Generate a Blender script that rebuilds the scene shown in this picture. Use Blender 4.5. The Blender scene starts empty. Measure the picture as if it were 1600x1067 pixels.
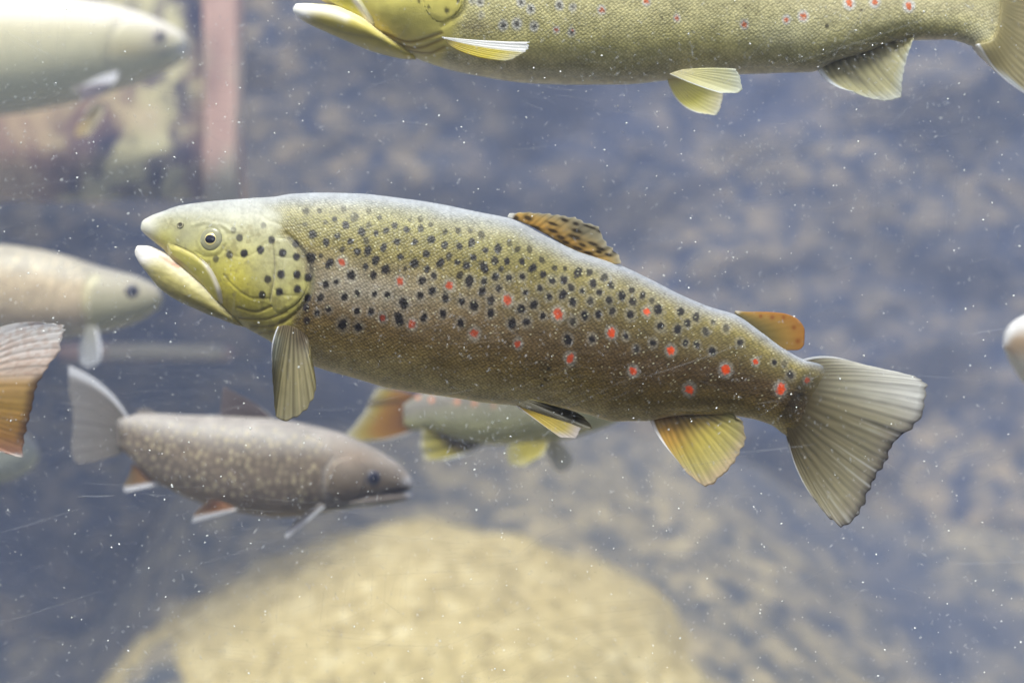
import bpy, math, random
import numpy as np
rng = np.random.default_rng(7)
random.seed(7)
SC = bpy.context.scene
COL = SC.collection
# ------------------------------------------------------------------ camera, light, exposure
D = 1.10            # metres from the lens to the plane the large trout swims in
S = 0.0005          # metres per photo pixel in that plane (frame is 1600 wide)
cam = bpy.data.cameras.new('camera')
cam_o = bpy.data.objects.new('camera', cam); COL.objects.link(cam_o)
cam_o.location = (0, -D, 0); cam_o.rotation_euler = (math.pi/2, 0, 0)
cam.sensor_width = 36; cam.lens = 36*D/(1600*S)
cam.clip_start = 0.05; cam.clip_end = 60
cam.dof.use_dof = True; cam.dof.focus_distance = D-0.035
cam.dof.aperture_fstop = (cam.lens/1000)/0.0205; cam.dof.aperture_blades = 0
SC.camera = cam_o
SUN_EL, SUN_AZ = math.radians(60), math.radians(200)
w = bpy.data.worlds.new('World'); SC.world = w; w.use_nodes = True
nt = w.node_tree; nt.nodes.clear()
sky = nt.nodes.new('ShaderNodeTexSky'); sky.sky_type = 'NISHITA'; sky.sun_disc = False
sky.sun_elevation = SUN_EL; sky.sun_rotation = SUN_AZ; sky.dust_density = 6.0; sky.air_density = .8
bg = nt.nodes.new('ShaderNodeBackground'); bg.inputs['Strength'].default_value = 0.05
wo = nt.nodes.new('ShaderNodeOutputWorld')
nt.links.new(sky.outputs[0], bg.inputs[0]); nt.links.new(bg.outputs[0], wo.inputs[0])
sun = bpy.data.lights.new('sun', 'SUN'); sun.energy = 1.5; sun.angle = math.radians(14); sun.color = (1.0, .965, .90)
sun_o = bpy.data.objects.new('sun', sun); COL.objects.link(sun_o); sun_o.location = (0, 0, 5)
from mathutils import Vector
sd = Vector((math.cos(SUN_EL)*math.sin(SUN_AZ), math.cos(SUN_EL)*math.cos(SUN_AZ), math.sin(SUN_EL)))
sun_o.rotation_euler = sd.to_track_quat('Z', 'Y').to_euler()
vs = SC.view_settings; vs.view_transform = 'Standard'; vs.look = 'None'; vs.gamma = 1; vs.use_curve_mapping = False
vs.exposure = 1.88
cy = SC.cycles
cy.use_denoising = True; cy.max_bounces = 8; cy.diffuse_bounces = 3; cy.transparent_max_bounces = 24
cy.volume_bounces = 1; cy.caustics_reflective = False; cy.caustics_refractive = False; cy.sample_clamp_indirect = 4

# ------------------------------------------------------------------ helpers
def at(px, py, Y):
    """photo pixel at depth Y -> point in the place"""
    k = S*(D+Y)/D
    return np.stack([(np.asarray(px, float)-800)*k, np.broadcast_to(Y, np.shape(px)).astype(float)+np.zeros(np.shape(px)), (533.5-np.asarray(py, float))*k], -1)
def seen(P):
    k = D/(D+P[..., 1])/S
    return 800+P[..., 0]*k, 533.5-P[..., 2]*k
def lin(r, g, b):
    f = lambda c: (c/255/12.92 if c/255 <= .04045 else ((c/255+.055)/1.055)**2.4)
    return np.array([f(r), f(g), f(b)])
def sstep(a, b, x):
    t = np.clip((x-a)/(b-a), 0, 1); return t*t*(3-2*t)
def pchip(x, Y, q):
    x = np.asarray(x, float); Y = np.asarray(Y, float)
    if Y.ndim == 1: Y = Y[:, None]
    h = np.diff(x)[:, None]; d = np.diff(Y, axis=0)/h
    m = np.zeros_like(Y); m[0] = d[0]; m[-1] = d[-1]
    s = d[:-1]*d[1:]; hm = h[:-1]+h[1:]
    with np.errstate(divide='ignore', invalid='ignore'):
        hmn = 3*hm/((2*h[1:]+h[:-1])/d[:-1]+(h[1:]+2*h[:-1])/d[1:])
    m[1:-1] = np.where(s > 0, hmn, 0)
    i = np.clip(np.searchsorted(x, q, side='right')-1, 0, len(x)-2)
    hh = (x[i+1]-x[i]); t = ((q-x[i])/hh)[:, None]; hh = hh[:, None]
    return ((1+2*t)*(1-t)**2*Y[i]+t*(1-t)**2*hh*m[i]+t*t*(3-2*t)*Y[i+1]+t*t*(t-1)*hh*m[i+1])
def hashn(ix, iy, iz, seed):
    n = (ix.astype(np.int64)*374761393+iy.astype(np.int64)*668265263+iz.astype(np.int64)*2147483647+seed*974711) & 0xffffffff
    n = ((n ^ (n >> 13))*1274126177) & 0xffffffff
    n = ((n ^ (n >> 16))*2246822519) & 0xffffffff
    return ((n ^ (n >> 15)) & 0xffff)/65535.0
def vnoise(x, y, z=0, seed=0):
    x, y, z = np.broadcast_arrays(np.asarray(x, float), np.asarray(y, float), np.asarray(z, float))
    fx, fy, fz = np.floor(x), np.floor(y), np.floor(z)
    tx, ty, tz = x-fx, y-fy, z-fz
    tx, ty, tz = [t*t*(3-2*t) for t in (tx, ty, tz)]
    r = 0
    for dx in (0, 1):
        for dy in (0, 1):
            for dz in (0, 1):
                r = r+hashn(fx+dx, fy+dy, fz+dz, seed)*(tx if dx else 1-tx)*(ty if dy else 1-ty)*(tz if dz else 1-tz)
    return r
def fbm(x, y, z=0, seed=0, o=4):
    a, f, r, n = .5, 1., 0, 0
    for k in range(o):
        r = r+a*vnoise(np.asarray(x)*f, np.asarray(y)*f, np.asarray(z)*f, seed+k); n += a; a *= .5; f *= 2.03
    return r/n
def segdist(px, py, pts, closed=False):
    """distance to a polyline; with closed also the inside mask"""
    pts = np.asarray(pts, float); n = len(pts)
    best = np.full(np.shape(px), 1e9); ins = np.zeros(np.shape(px), bool)
    for i in range(n if closed else n-1):
        (ax, ay), (bx, by) = pts[i], pts[(i+1) % n]
        dx, dy = bx-ax, by-ay
        t = np.clip(((px-ax)*dx+(py-ay)*dy)/(dx*dx+dy*dy+1e-12), 0, 1)
        best = np.minimum(best, np.hypot(px-ax-t*dx, py-ay-t*dy))
        if closed and ay != by:
            c = ((ay > py) != (by > py)) & (px < (bx-ax)*(py-ay)/(by-ay)+ax); ins ^= c
    return (best, ins) if closed else best
def smooth_line(pts, n):
    pts = np.asarray(pts, float)
    d = np.r_[0, np.cumsum(np.hypot(*np.diff(pts, axis=0).T))]
    return pchip(d/d[-1], pts, np.linspace(0, 1, n))
def build(name, V, F, mat, parent=None, col=None, uv=None, smooth=True, alpha=None, loc=None):
    """one mesh object from arrays; F is an (n,3) or (n,4) index array; verts given in world space"""
    V = np.asarray(V, np.float32)
    if parent is not None:
        V = V-np.array(world_of(parent), np.float32)
    elif loc is not None: V = V-np.array(loc, np.float32)
    F = np.asarray(F, np.int32); k = F.shape[1]
    me = bpy.data.meshes.new(name)
    me.vertices.add(len(V)); me.vertices.foreach_set('co', V.ravel())
    me.loops.add(F.size); me.loops.foreach_set('vertex_index', F.ravel())
    me.polygons.add(len(F)); me.polygons.foreach_set('loop_start', np.arange(0, F.size, k, dtype=np.int32))
    if smooth: me.polygons.foreach_set('use_smooth', np.ones(len(F), bool))
    if col is not None:
        a = me.attributes.new('pigment', 'FLOAT_COLOR', 'POINT')
        a.data.foreach_set('color', np.c_[np.clip(col, 0, 1), np.ones(len(V)) if alpha is None else alpha].astype(np.float32).ravel())
    if uv is not None:
        l = me.uv_layers.new(name='skin'); l.data.foreach_set('uv', np.asarray(uv, np.float32)[F.ravel()].ravel())
    me.update(calc_edges=True); me.validate()
    me.materials.append(mat)
    o = bpy.data.objects.new(name, me); COL.objects.link(o)
    if parent is not None: o.parent = parent
    elif loc is not None: o.location = loc
    return o
def world_of(o):
    p = Vector((0, 0, 0))
    while o is not None: p = p+o.location; o = o.parent
    return p
def thing(name, label, cat, loc, group=None):
    o = bpy.data.objects.new(name, None); COL.objects.link(o); o.location = loc; o.empty_display_size = .05
    o['label'] = label; o['category'] = cat
    if group: o['group'] = group
    return o
def grid_faces(ns, na, closed):
    i = np.arange(ns-1)[:, None]*na; m = na if closed else na-1
    j = np.arange(m)[None, :]; j2 = (j+1) % na
    return np.stack([i+j, i+j2, i+na+j2, i+na+j], -1).reshape(-1, 4)

# ------------------------------------------------------------------ materials
def new_mat(name):
    m = bpy.data.materials.new(name); m.use_nodes = True; n = m.node_tree; n.nodes.clear()
    return m, n
def N(nt, t, **kw):
    n = nt.nodes.new(t)
    for k, v in kw.items():
        if k.startswith('i_'):
            key = k[2:]; key = int(key) if key.isdigit() else key.replace('_', ' ')
            n.inputs[key].default_value = v
        else: setattr(n, k, v)
    return n
def skin_material(name, scale=1/.0022, bump=.6, sparkle=.38, rough=.42, tint=.38, sheen=.16):
    m, n = new_mat(name); L = n.links.new
    at_ = N(n, 'ShaderNodeAttribute', attribute_name='pigment')
    uv = N(n, 'ShaderNodeUVMap', uv_map='skin')
    mp = N(n, 'ShaderNodeMapping'); mp.inputs['Scale'].default_value = (scale*.85, scale, 1); mp.inputs['Rotation'].default_value = (0, 0, .72)
    L(uv.outputs[0], mp.inputs[0])
    vo = N(n, 'ShaderNodeTexVoronoi', voronoi_dimensions='2D', i_Scale=1.0, i_Randomness=.5); L(mp.outputs[0], vo.inputs['Vector'])
    rp = N(n, 'ShaderNodeMapRange', i_From_Min=0.1, i_From_Max=.75, i_To_Min=1+tint*.5, i_To_Max=1-tint); L(vo.outputs['Distance'], rp.inputs[0])
    no = N(n, 'ShaderNodeTexNoise', noise_dimensions='2D', i_Scale=.16, i_Detail=4.0, i_Roughness=.65); L(mp.outputs[0], no.inputs['Vector'])
    r2 = N(n, 'ShaderNodeMapRange', i_From_Min=.3, i_From_Max=.7, i_To_Min=.8, i_To_Max=1.2); L(no.outputs[0], r2.inputs[0])
    mu = N(n, 'ShaderNodeMath', operation='MULTIPLY'); L(rp.outputs[0], mu.inputs[0]); L(r2.outputs[0], mu.inputs[1])
    # the scales are strong where the pigment's alpha says so (flank), absent on the head
    am = N(n, 'ShaderNodeMix', data_type='FLOAT'); am.inputs[2].default_value = 1.0
    L(at_.outputs['Alpha'], am.inputs[0]); L(mu.outputs[0], am.inputs[3])
    vm = N(n, 'ShaderNodeVectorMath', operation='SCALE'); L(at_.outputs['Color'], vm.inputs[0]); L(am.outputs[0], vm.inputs['Scale'])
    # single guanine-bright scales
    sc = N(n, 'ShaderNodeSeparateColor'); L(vo.outputs['Color'], sc.inputs[0])
    gt = N(n, 'ShaderNodeMapRange', i_From_Min=.90, i_From_Max=1.0, i_To_Min=0, i_To_Max=sparkle); L(sc.outputs[0], gt.inputs[0])
    dm = N(n, 'ShaderNodeMapRange', i_From_Min=.15, i_From_Max=.42, i_To_Min=1, i_To_Max=0); L(vo.outputs['Distance'], dm.inputs[0])
    g2 = N(n, 'ShaderNodeMath', operation='MULTIPLY'); L(gt.outputs[0], g2.inputs[0]); L(dm.outputs[0], g2.inputs[1])
    g3 = N(n, 'ShaderNodeMath', operation='MULTIPLY'); L(g2.outputs[0], g3.inputs[0]); L(at_.outputs['Alpha'], g3.inputs[1])
    mx = N(n, 'ShaderNodeMix', data_type='RGBA'); L(g3.outputs[0], mx.inputs[0]); L(vm.outputs[0], mx.inputs[6]); mx.inputs[7].default_value = (.75, .72, .5, 1)
    b = N(n, 'ShaderNodeBsdfPrincipled'); L(mx.outputs[2], b.inputs['Base Color'])
    b.inputs['Roughness'].default_value = rough; b.inputs['Specular IOR Level'].default_value = .22
    b.inputs['Sheen Weight'].default_value = sheen; b.inputs['Sheen Roughness'].default_value = .45; b.inputs['Sheen Tint'].default_value = (.90, .93, 1, 1)
    bs = N(n, 'ShaderNodeMath', operation='MULTIPLY', i_1=bump); L(at_.outputs['Alpha'], bs.inputs[0])
    bp = N(n, 'ShaderNodeBump', i_Distance=.0005, invert=True); L(bs.outputs[0], bp.inputs['Strength']); L(vo.outputs['Distance'], bp.inputs['Height'])
    tx = N(n, 'ShaderNodeTexCoord'); pn = N(n, 'ShaderNodeTexNoise', i_Scale=520.0, i_Detail=4.0, i_Roughness=.7); L(tx.outputs['Object'], pn.inputs['Vector'])
    b2 = N(n, 'ShaderNodeBump', i_Strength=.30, i_Distance=.0006); L(pn.outputs[0], b2.inputs['Height']); L(bp.outputs[0], b2.inputs['Normal'])
    L(b2.outputs[0], b.inputs['Normal'])
    # skin thins out over the bases of the tail rays
    fd = N(n, 'ShaderNodeAttribute', attribute_name='thin'); tr = N(n, 'ShaderNodeBsdfTransparent'); ms = N(n, 'ShaderNodeMixShader')
    L(fd.outputs['Fac'], ms.inputs[0]); L(b.outputs[0], ms.inputs[1]); L(tr.outputs[0], ms.inputs[2])
    o = N(n, 'ShaderNodeOutputMaterial'); L(ms.outputs[0], o.inputs[0])
    return m
def fin_material(name, clear=.10):
    m, n = new_mat(name); L = n.links.new
    a = N(n, 'ShaderNodeAttribute', attribute_name='pigment')
    d = N(n, 'ShaderNodeBsdfPrincipled', i_Roughness=.4); d.inputs['Specular IOR Level'].default_value = .3; L(a.outputs['Color'], d.inputs['Base Color'])
    t = N(n, 'ShaderNodeBsdfTranslucent'); L(a.outputs['Color'], t.inputs[0])
    x = N(n, 'ShaderNodeMixShader', i_0=.58); L(d.outputs[0], x.inputs[1]); L(t.outputs[0], x.inputs[2])
    tr = N(n, 'ShaderNodeBsdfTransparent')
    al = N(n, 'ShaderNodeMath', operation='SUBTRACT', i_0=1.0); L(a.outputs['Alpha'], al.inputs[1])
    y = N(n, 'ShaderNodeMixShader'); L(al.outputs[0], y.inputs[0]); L(x.outputs[0], y.inputs[1]); L(tr.outputs[0], y.inputs[2])
    o = N(n, 'ShaderNodeOutputMaterial'); L(y.outputs[0], o.inputs[0])
    return m
def plain(name, c, rough=.4, spec=.4, metal=0):
    m, n = new_mat(name)
    b = N(n, 'ShaderNodeBsdfPrincipled'); b.inputs['Base Color'].default_value = (*c, 1); b.inputs['Roughness'].default_value = rough
    b.inputs['Specular IOR Level'].default_value = spec; b.inputs['Metallic'].default_value = metal
    tx = N(n, 'ShaderNodeTexCoord'); no = N(n, 'ShaderNodeTexNoise', i_Scale=900.0, i_Detail=3.0); n.links.new(tx.outputs['Object'], no.inputs['Vector'])
    bp = N(n, 'ShaderNodeBump', i_Strength=.05, i_Distance=.0003); n.links.new(no.outputs[0], bp.inputs['Height']); n.links.new(bp.outputs[0], b.inputs['Normal'])
    o = N(n, 'ShaderNodeOutputMaterial'); n.links.new(b.outputs[0], o.inputs[0])
    return m
def mottled(name, stops, scale, detail=6, bump=.4, rough=.9, dist=.01, vec=(1, 1, 1), second=None):
    """rough mineral or algae surface: stops = [(position, colour), ...] on a noise"""
    m, n = new_mat(name); L = n.links.new
    tx = N(n, 'ShaderNodeTexCoord'); mp = N(n, 'ShaderNodeMapping'); mp.inputs['Scale'].default_value = vec
    L(tx.outputs['Object'], mp.inputs[0])
    no = N(n, 'ShaderNodeTexNoise', i_Scale=scale, i_Detail=float(detail), i_Roughness=.62, i_Distortion=.4); L(mp.outputs[0], no.inputs['Vector'])
    cr = N(n, 'ShaderNodeValToRGB'); e = cr.color_ramp.elements
    e[0].position, e[0].color = stops[0][0], (*stops[0][1], 1); e[1].position, e[1].color = stops[-1][0], (*stops[-1][1], 1)
    for p, c in stops[1:-1]:
        k = e.new(p); k.color = (*c, 1)
    L(no.outputs[0], cr.inputs[0]); out = cr.outputs[0]
    if second:
        n2 = N(n, 'ShaderNodeTexNoise', i_Scale=second[0], i_Detail=3.0); L(mp.outputs[0], n2.inputs['Vector'])
        r = N(n, 'ShaderNodeMapRange', i_From_Min=second[2], i_From_Max=second[3], i_To_Max=second[4] if len(second) > 4 else .8); L(n2.outputs[0], r.inputs[0])
        mx = N(n, 'ShaderNodeMix', data_type='RGBA'); L(r.outputs[0], mx.inputs[0]); L(out, mx.inputs[6]); mx.inputs[7].default_value = (*second[1], 1); out = mx.outputs[2]
    b = N(n, 'ShaderNodeBsdfPrincipled', i_Roughness=rough); b.inputs['Specular IOR Level'].default_value = .15; L(out, b.inputs['Base Color'])
    bp = N(n, 'ShaderNodeBump', i_Strength=bump, i_Distance=dist); L(no.outputs[0], bp.inputs['Height']); L(bp.outputs[0], b.inputs['Normal'])
    o = N(n, 'ShaderNodeOutputMaterial'); L(b.outputs[0], o.inputs[0])
    return m
M_SKIN = skin_material('trout_skin')
M_SKIN2 = skin_material('pale_trout_skin', sparkle=.7, tint=.25)
M_CHAR = skin_material('char_skin', sparkle=.15, tint=.2)
M_FIN = fin_material('fin_membrane')
M_PUPIL = plain('pupil_black', (.006, .006, .02), .12, .5)
M_IRIS = plain('iris_gold', (.80, .66, .28), .3, .5, .2)
M_EYE = plain('eye_tissue', (.25, .24, .15), .3, .4)
M_MOUTH = plain('mouth_lining', (.55, .30, .22), .4)

# ------------------------------------------------------------------ the setting: tank floor, rock wall
def sheet(name, X, Y, Z, mat, flip=False):
    ns, na = X.shape
    o = build(name, np.stack([X, Y, Z], -1).reshape(-1, 3), grid_faces(ns, na, False)[:, ::(-1 if flip else 1)], mat)
    o['kind'] = 'structure'
    return o
M_WALL = mottled('rock_wall_algae', [(.34, (.014, .026, .07)), (.44, (.05, .06, .09)), (.52, (.20, .17, .12)), (.68, (.40, .31, .19))], 17.0, 10, .9, .95, .02, (1, 1, 1.7), (2.2, (.02, .035, .085), .48, .66))  # dark blue stops carry the water's blue haze in the rock colour
M_FLOOR = mottled('silt_bed', [(.38, (.07, .075, .08)), (.48, (.18, .16, .115)), (.58, (.33, .275, .165)), (.74, (.46, .39, .23))], 16.0, 8, .7, .95, .015, (1, 1, 1), (1.7, (.03, .045, .085), .50, .66))
u, v = np.meshgrid(np.linspace(-3.2, 3.2, 260), np.linspace(-1.3, 2.2, 150), indexing='ij')
dep = fbm(u*1.9+7, v*2.6, 0, 3, 5)-.5
led = fbm(u*.8, v*1.3, 4, 9, 3)-.5
sheet('rock_wall', u, 1.75+.25*(v+.5)+.55*led-.45*dep, v, M_WALL)
u, v = np.meshgrid(np.linspace(-3.4, 3.4, 220), np.linspace(-.112, 2.6, 120), indexing='ij')
zf = -.98+.40*np.clip(v, 0, 3)-.36*sstep(-.56, -.86, u)-.16*sstep(.35, .8, u)+.05*np.exp(-((u+.12)/.5)**2)+.22*(fbm(u*1.5, v*1.5, 0, 21, 5)-.5)+.05*(fbm(u*7, v*7, 0, 24, 4)-.5)
sheet('tank_floor', u, v, zf, M_FLOOR)

# ------------------------------------------------------------------ boulder, pier, beam
def rock(name, c, r, seed, mat, label, rough=.13, nu=150, nv=90, squash=1.0):
    th, ph = np.meshgrid(np.linspace(0, 2*math.pi, nu, endpoint=False), np.linspace(.0, math.pi, nv), indexing='ij')
    d = np.stack([np.sin(ph)*np.cos(th), np.sin(ph)*np.sin(th), np.cos(ph)], -1)
    k = 1+rough*2*(fbm(d[..., 0]*1.4+seed, d[..., 1]*1.4, d[..., 2]*1.4, seed, 5)-.5)+.05*(fbm(d[..., 0]*7+seed, d[..., 1]*7, d[..., 2]*7, seed+5, 4)-.5)
    P = d*k[..., None]*np.array(r)
    V = (P+np.array(c)).reshape(-1, 3); i = np.arange(nu)[:, None]*nv; i2 = (np.arange(nu)[:, None]+1) % nu*nv; j = np.arange(nv-1)[None]
    o = build(name, V, np.stack([i+j, i+j+1, i2+j+1, i2+j], -1).reshape(-1, 4), mat, loc=(c[0], c[1], c[2]-r[2]*.9))
    o['label'] = label; o['category'] = 'rock'
    return o
M_BOULDER = mottled('boulder_algae', [(.32, (.32, .25, .11)), (.46, (.50, .40, .18)), (.56, (.60, .49, .235)), (.72, (.76, .67, .41))], 34.0, 8, .9, .95, .02)
b0 = at(650, 1130, .72)
rock('boulder', (-.14, 1.29, -.855), (.60, .60, .53), 4, M_BOULDER, 'large pale tan boulder low in the centre, below the big spotted trout')
# pinkish pier block and beam in the upper left
M_PIER = mottled('weathered_render', [(.36, (.32, .21, .18)), (.5, (.52, .34, .28)), (.66, (.62, .45, .38))], 6.0, 6, .4, .9, .006, (1, 1, .5), (9.0, (.46, .44, .33), .44, .58, .85))
M_PANEL = mottled('stained_panel', [(.40, (.05, .05, .10)), (.47, (.24, .21, .17)), (.54, (.58, .54, .32)), (.70, (.72, .66, .44))], 13.0, 8, .5, .9, .01, (1, 1, .8), (5.0, (.60, .38, .28), .50, .64, .55))
def slab(name, x0, x1, y0, y1, z0, z1, mat, n=60, rough=.01, seed=1):
    """a box with worn, slightly uneven faces, built as one closed surface"""
    import bmesh
    bm = bmesh.new(); bmesh.ops.create_cube(bm, size=1)
    for q in bm.verts: q.co.x *= x1-x0; q.co.y *= y1-y0; q.co.z *= z1-z0
    bmesh.ops.bevel(bm, geom=bm.edges[:], offset=.006, segments=2, affect='EDGES')
    bmesh.ops.subdivide_edges(bm, edges=[e for e in bm.edges if e.calc_length() > .015], cuts=24, use_grid_fill=True)
    bmesh.ops.triangulate(bm, faces=bm.faces[:])
    V = np.array([q.co[:] for q in bm.verts]); F = np.array([[q.index for q in f.verts] for f in bm.faces]); bm.free()
    c = np.array([(x0+x1)/2, (y0+y1)/2, (z0+z1)/2]); V = V+c
    for k in range(3): V[:, k] += rough*2*(fbm(V[:, 0]*9, V[:, 1]*9, V[:, 2]*9, seed+k*3, 4)-.5)
    return build(name, V, F, mat, loc=(c[0], c[1], z0))
PD = .88
p1, p2 = at(374, 322, PD), at(316, 70, PD)
pier = thing('pier', 'weathered pier of olive stained panel and pinkish edge post behind the pale fish', 'pier', ((p1[0]-1.5)/2, PD+.2, p1[2]))
for nm, args, mt in [('panel', (-1.6, p2[0]+.004, PD+.006, PD+.048, p1[2]+.012, 1.9), M_PANEL), ('post', (p2[0], p1[0], PD, PD+.05, p1[2], 1.9), M_PIER)]:
    o = slab(nm, *args, mt, rough=.006)
    o.parent = pier; o.location = o.location-pier.location
q0, q1 = at(190, 548, 1.0), at(345, 562, 1.0)
beam = slab('beam', q0[0]-.1, q1[0], 1.0, 1.10, q1[2], q1[2]+.022, M_PIER, rough=.004, seed=8)
beam['label'] = 'thin pinkish horizontal beam behind the brown trout\'s chin'; beam['category'] = 'beam'

# ------------------------------------------------------------------ fish
class Fish:
    def __init__(f, name, label, Y, st, ns, na, group='trout and char swimming in the tank', bend=None, p=.92):
        """st: rows (upper x, upper y, lower x, lower y, half width) in photo pixels, nose first"""
        f.Y = Y; st = np.array(st, float); f.bend = bend
        mid = (st[:, :2]+st[:, 2:4])/2
        t = np.r_[0, np.cumsum(np.hypot(*np.diff(mid, axis=0).T)+1e-3)]; f.t = t/t[-1]
        # denser sampling at the two ends
        q = np.linspace(0, 1, ns); q = q-.035*np.sin(2*math.pi*q)*.9
        R = pchip(f.t, st, q); k = S*(D+Y)/D
        U, Lw = at(R[:, 0], R[:, 1], Y), at(R[:, 2], R[:, 3], Y)
        th = np.linspace(0, 2*math.pi, na, endpoint=False)
        C = (U+Lw)/2; H = (U-Lw)/2
        P = C[:, None]+np.cos(th)[None, :, None]*H[:, None]
        sn = np.sin(th); wv = np.sign(sn)*np.abs(sn)**p
        P = P+0
        P[..., 1] -= (R[:, 4]*k)[:, None]*wv[None]
        if bend: P[..., 1] += bend(R[:, 0]+0*R[:, 1])[:, None]
        f.ns, f.na, f.q, f.th = ns, na, q, th
        f.P = P; half = na//2
        f.v = np.minimum(th, 2*math.pi-th)/math.pi          # 0 back .. 1 belly
        # what the near flank looks like from the front, mirrored to the far flank
        px, py = seen(P)
        j = np.arange(na); mj = np.where(j > half, na-j, j)
        f.px, f.py = px[:, mj], py[:, mj]
        ds = np.r_[0, np.cumsum(np.linalg.norm(np.diff(C, axis=0), axis=1))]
        girth = np.cumsum(np.linalg.norm(np.diff(np.concatenate([P, P[:, :1]], 1), axis=1), axis=2), axis=1)
        girth = np.c_[np.zeros(ns), girth[:, :-1]]
        f.uv = np.stack([np.broadcast_to(ds[:, None], (ns, na)), girth-girth[:, half:half+1]], -1)
        f.C, f.R = C, R
        f.root = thing(name, label, 'fish', tuple(C[ns//2]), group)
        f.name = name
    def normals(f):
        a = np.gradient(f.P, axis=0); b = np.roll(f.P, -1, 1)-np.roll(f.P, 1, 1)
        n = np.cross(b, a); n /= np.linalg.norm(n, axis=-1, keepdims=True)+1e-12
        out = f.P-f.C[:, None]
        s = np.sign((n*out).sum(-1)); s[s == 0] = 1
        return n*s[..., None]
    def emboss(f, h):
        """push the skin out (or in) by h metres along its normal"""
        f.P = f.P+f.normals()*h[..., None]
    def near(f, px, py):
        """point and normal on the near flank at a photo pixel"""
        half = f.na//2
        d = (f.px[:, :half+1]-px)**2+(f.py[:, :half+1]-py)**2
        i, j = np.unravel_index(np.argmin(d), d.shape)
        return f.P[i, j], f.normals()[i, j]
    def spot(f, pts, ragged=.25, seed=0):
        """normalised distance field of round marks: pts rows (px, py, radius px, strength[, aspect, angle])"""
        half = f.na//2; fx, fy = f.px[:, :half+1], f.py[:, :half+1]
        out = np.zeros(fx.shape)
        jit = (fbm(fx*.45, fy*.45, 0, 31+seed, 2)-.5)*2
        for r_ in pts:
            x, y, r, s = r_[:4]; a = r_[4] if len(r_) > 4 else 1.15; an = r_[5] if len(r_) > 5 else 0.
            rows = np.where((np.abs(fx-x) < 3*r+6).any(1) & True)[0]
            if len(rows) == 0: continue
            sl = slice(rows[0], rows[-1]+1)
            dx, dy = fx[sl]-x, fy[sl]-y
            ca, sa = math.cos(an), math.sin(an); ex, ey = ca*dx+sa*dy, -sa*dx+ca*dy
            d = np.hypot(ex, ey/a)/r+ragged*jit[sl]
            out[sl] = np.maximum(out[sl], s*(1-sstep(.62, 1.12, d)))
        j = np.arange(f.na); return out[:, np.where(j > half, f.na-j, j)]
    def body(f, col, alpha, mat, thin=None):
        ns, na = f.ns, f.na
        V = np.concatenate([f.P.reshape(-1, 3), f.P[0].mean(0)[None], f.P[-1].mean(0)[None]])
        F = grid_faces(ns, na, True)
        c = np.concatenate([col.reshape(-1, 3), col[0].mean(0)[None], col[-1].mean(0)[None]])
        uv = np.concatenate([f.uv.reshape(-1, 2), f.uv[0, :1], f.uv[-1, :1]])
        al = np.r_[alpha.ravel(), alpha[0, 0], alpha[-1, 0]]
        j = np.arange(na); j2 = (j+1) % na
        cap = np.concatenate([np.stack([np.full(na, ns*na), j2, j, j], 1)[:, [0, 1, 2, 2]], np.stack([np.full(na, ns*na+1), (ns-1)*na+j, (ns-1)*na+j2, (ns-1)*na+j2], 1)])
        o = build('body', V, F, mat, f.root, c, uv, alpha=al)
        if thin is not None:
            a = o.data.attributes.new('thin', 'FLOAT', 'POINT'); a.data.foreach_set('value', np.r_[thin.ravel(), 0, 1].astype(np.float32))
        # caps as triangles joined in through a second small index list
        import bmesh
        bm = bmesh.new(); bm.from_mesh(o.data); bm.verts.ensure_lookup_table()
        for a, b, c_, _ in cap:
            try: fc = bm.faces.new((bm.verts[a], bm.verts[b], bm.verts[c_])); fc.smooth = True
            except ValueError: pass
        bm.to_mesh(o.data); bm.free()
        f.col, f.alpha = col, alpha
        return o
    def patch(f, name, poly, height, mat, edge=2.0, paint=None, parent=None, grow=None):
        """a plate of the near flank standing proud of it: its own closed mesh following the body"""
        half = f.na//2
        px, py = f.px[:, :half+1], f.py[:, :half+1]
        d, ins = segdist(px, py, smooth_line(list(poly)+[poly[0]], 90)[:-1], True)
        sd = np.where(ins, d, -d)
        n = f.normals()[:, :half+1]
        h = height*sstep(-.5, edge, sd)
        if grow is not None: h = h*grow(px, py)
        keep = sd > -1.2
        Vt = f.P[:, :half+1]+n*(h+.00004)[..., None]
        Vb = f.P[:, :half+1]-n*.0008
        q = grid_faces(f.ns, half+1, False)
        q = q[keep.ravel()[q].all(1)]
        used = np.unique(q); mp = np.full(f.ns*(half+1), -1); mp[used] = np.arange(len(used)); q = mp[q]; m = len(used)
        # rim between the outer and the inner face
        e = np.concatenate([q[:, [0, 1]], q[:, [1, 2]], q[:, [2, 3]], q[:, [3, 0]]])
        key = np.sort(e, 1); key = key[:, 0].astype(np.int64)*m+key[:, 1]
        _, first, cnt = np.unique(key, return_index=True, return_counts=True)
        rim = e[first[cnt == 1]]
        Fq = np.concatenate([q, q[:, ::-1]+m, np.stack([rim[:, 1], rim[:, 0], rim[:, 0]+m, rim[:, 1]+m], 1)])
        c = f.col[:, :half+1].reshape(-1, 3)[used]; al = f.alpha[:, :half+1].ravel()[used]
        if paint is not None: c = paint(c, px.ravel()[used], py.ravel()[used], sd.ravel()[used])
        uv = f.uv[:, :half+1].reshape(-1, 2)[used]
        V = np.concatenate([Vt.reshape(-1, 3)[used], Vb.reshape(-1, 3)[used]])
        return build(name, V, Fq, mat, parent or f.root, np.r_[c, c], np.r_[uv, uv], alpha=np.r_[al, al])
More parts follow.
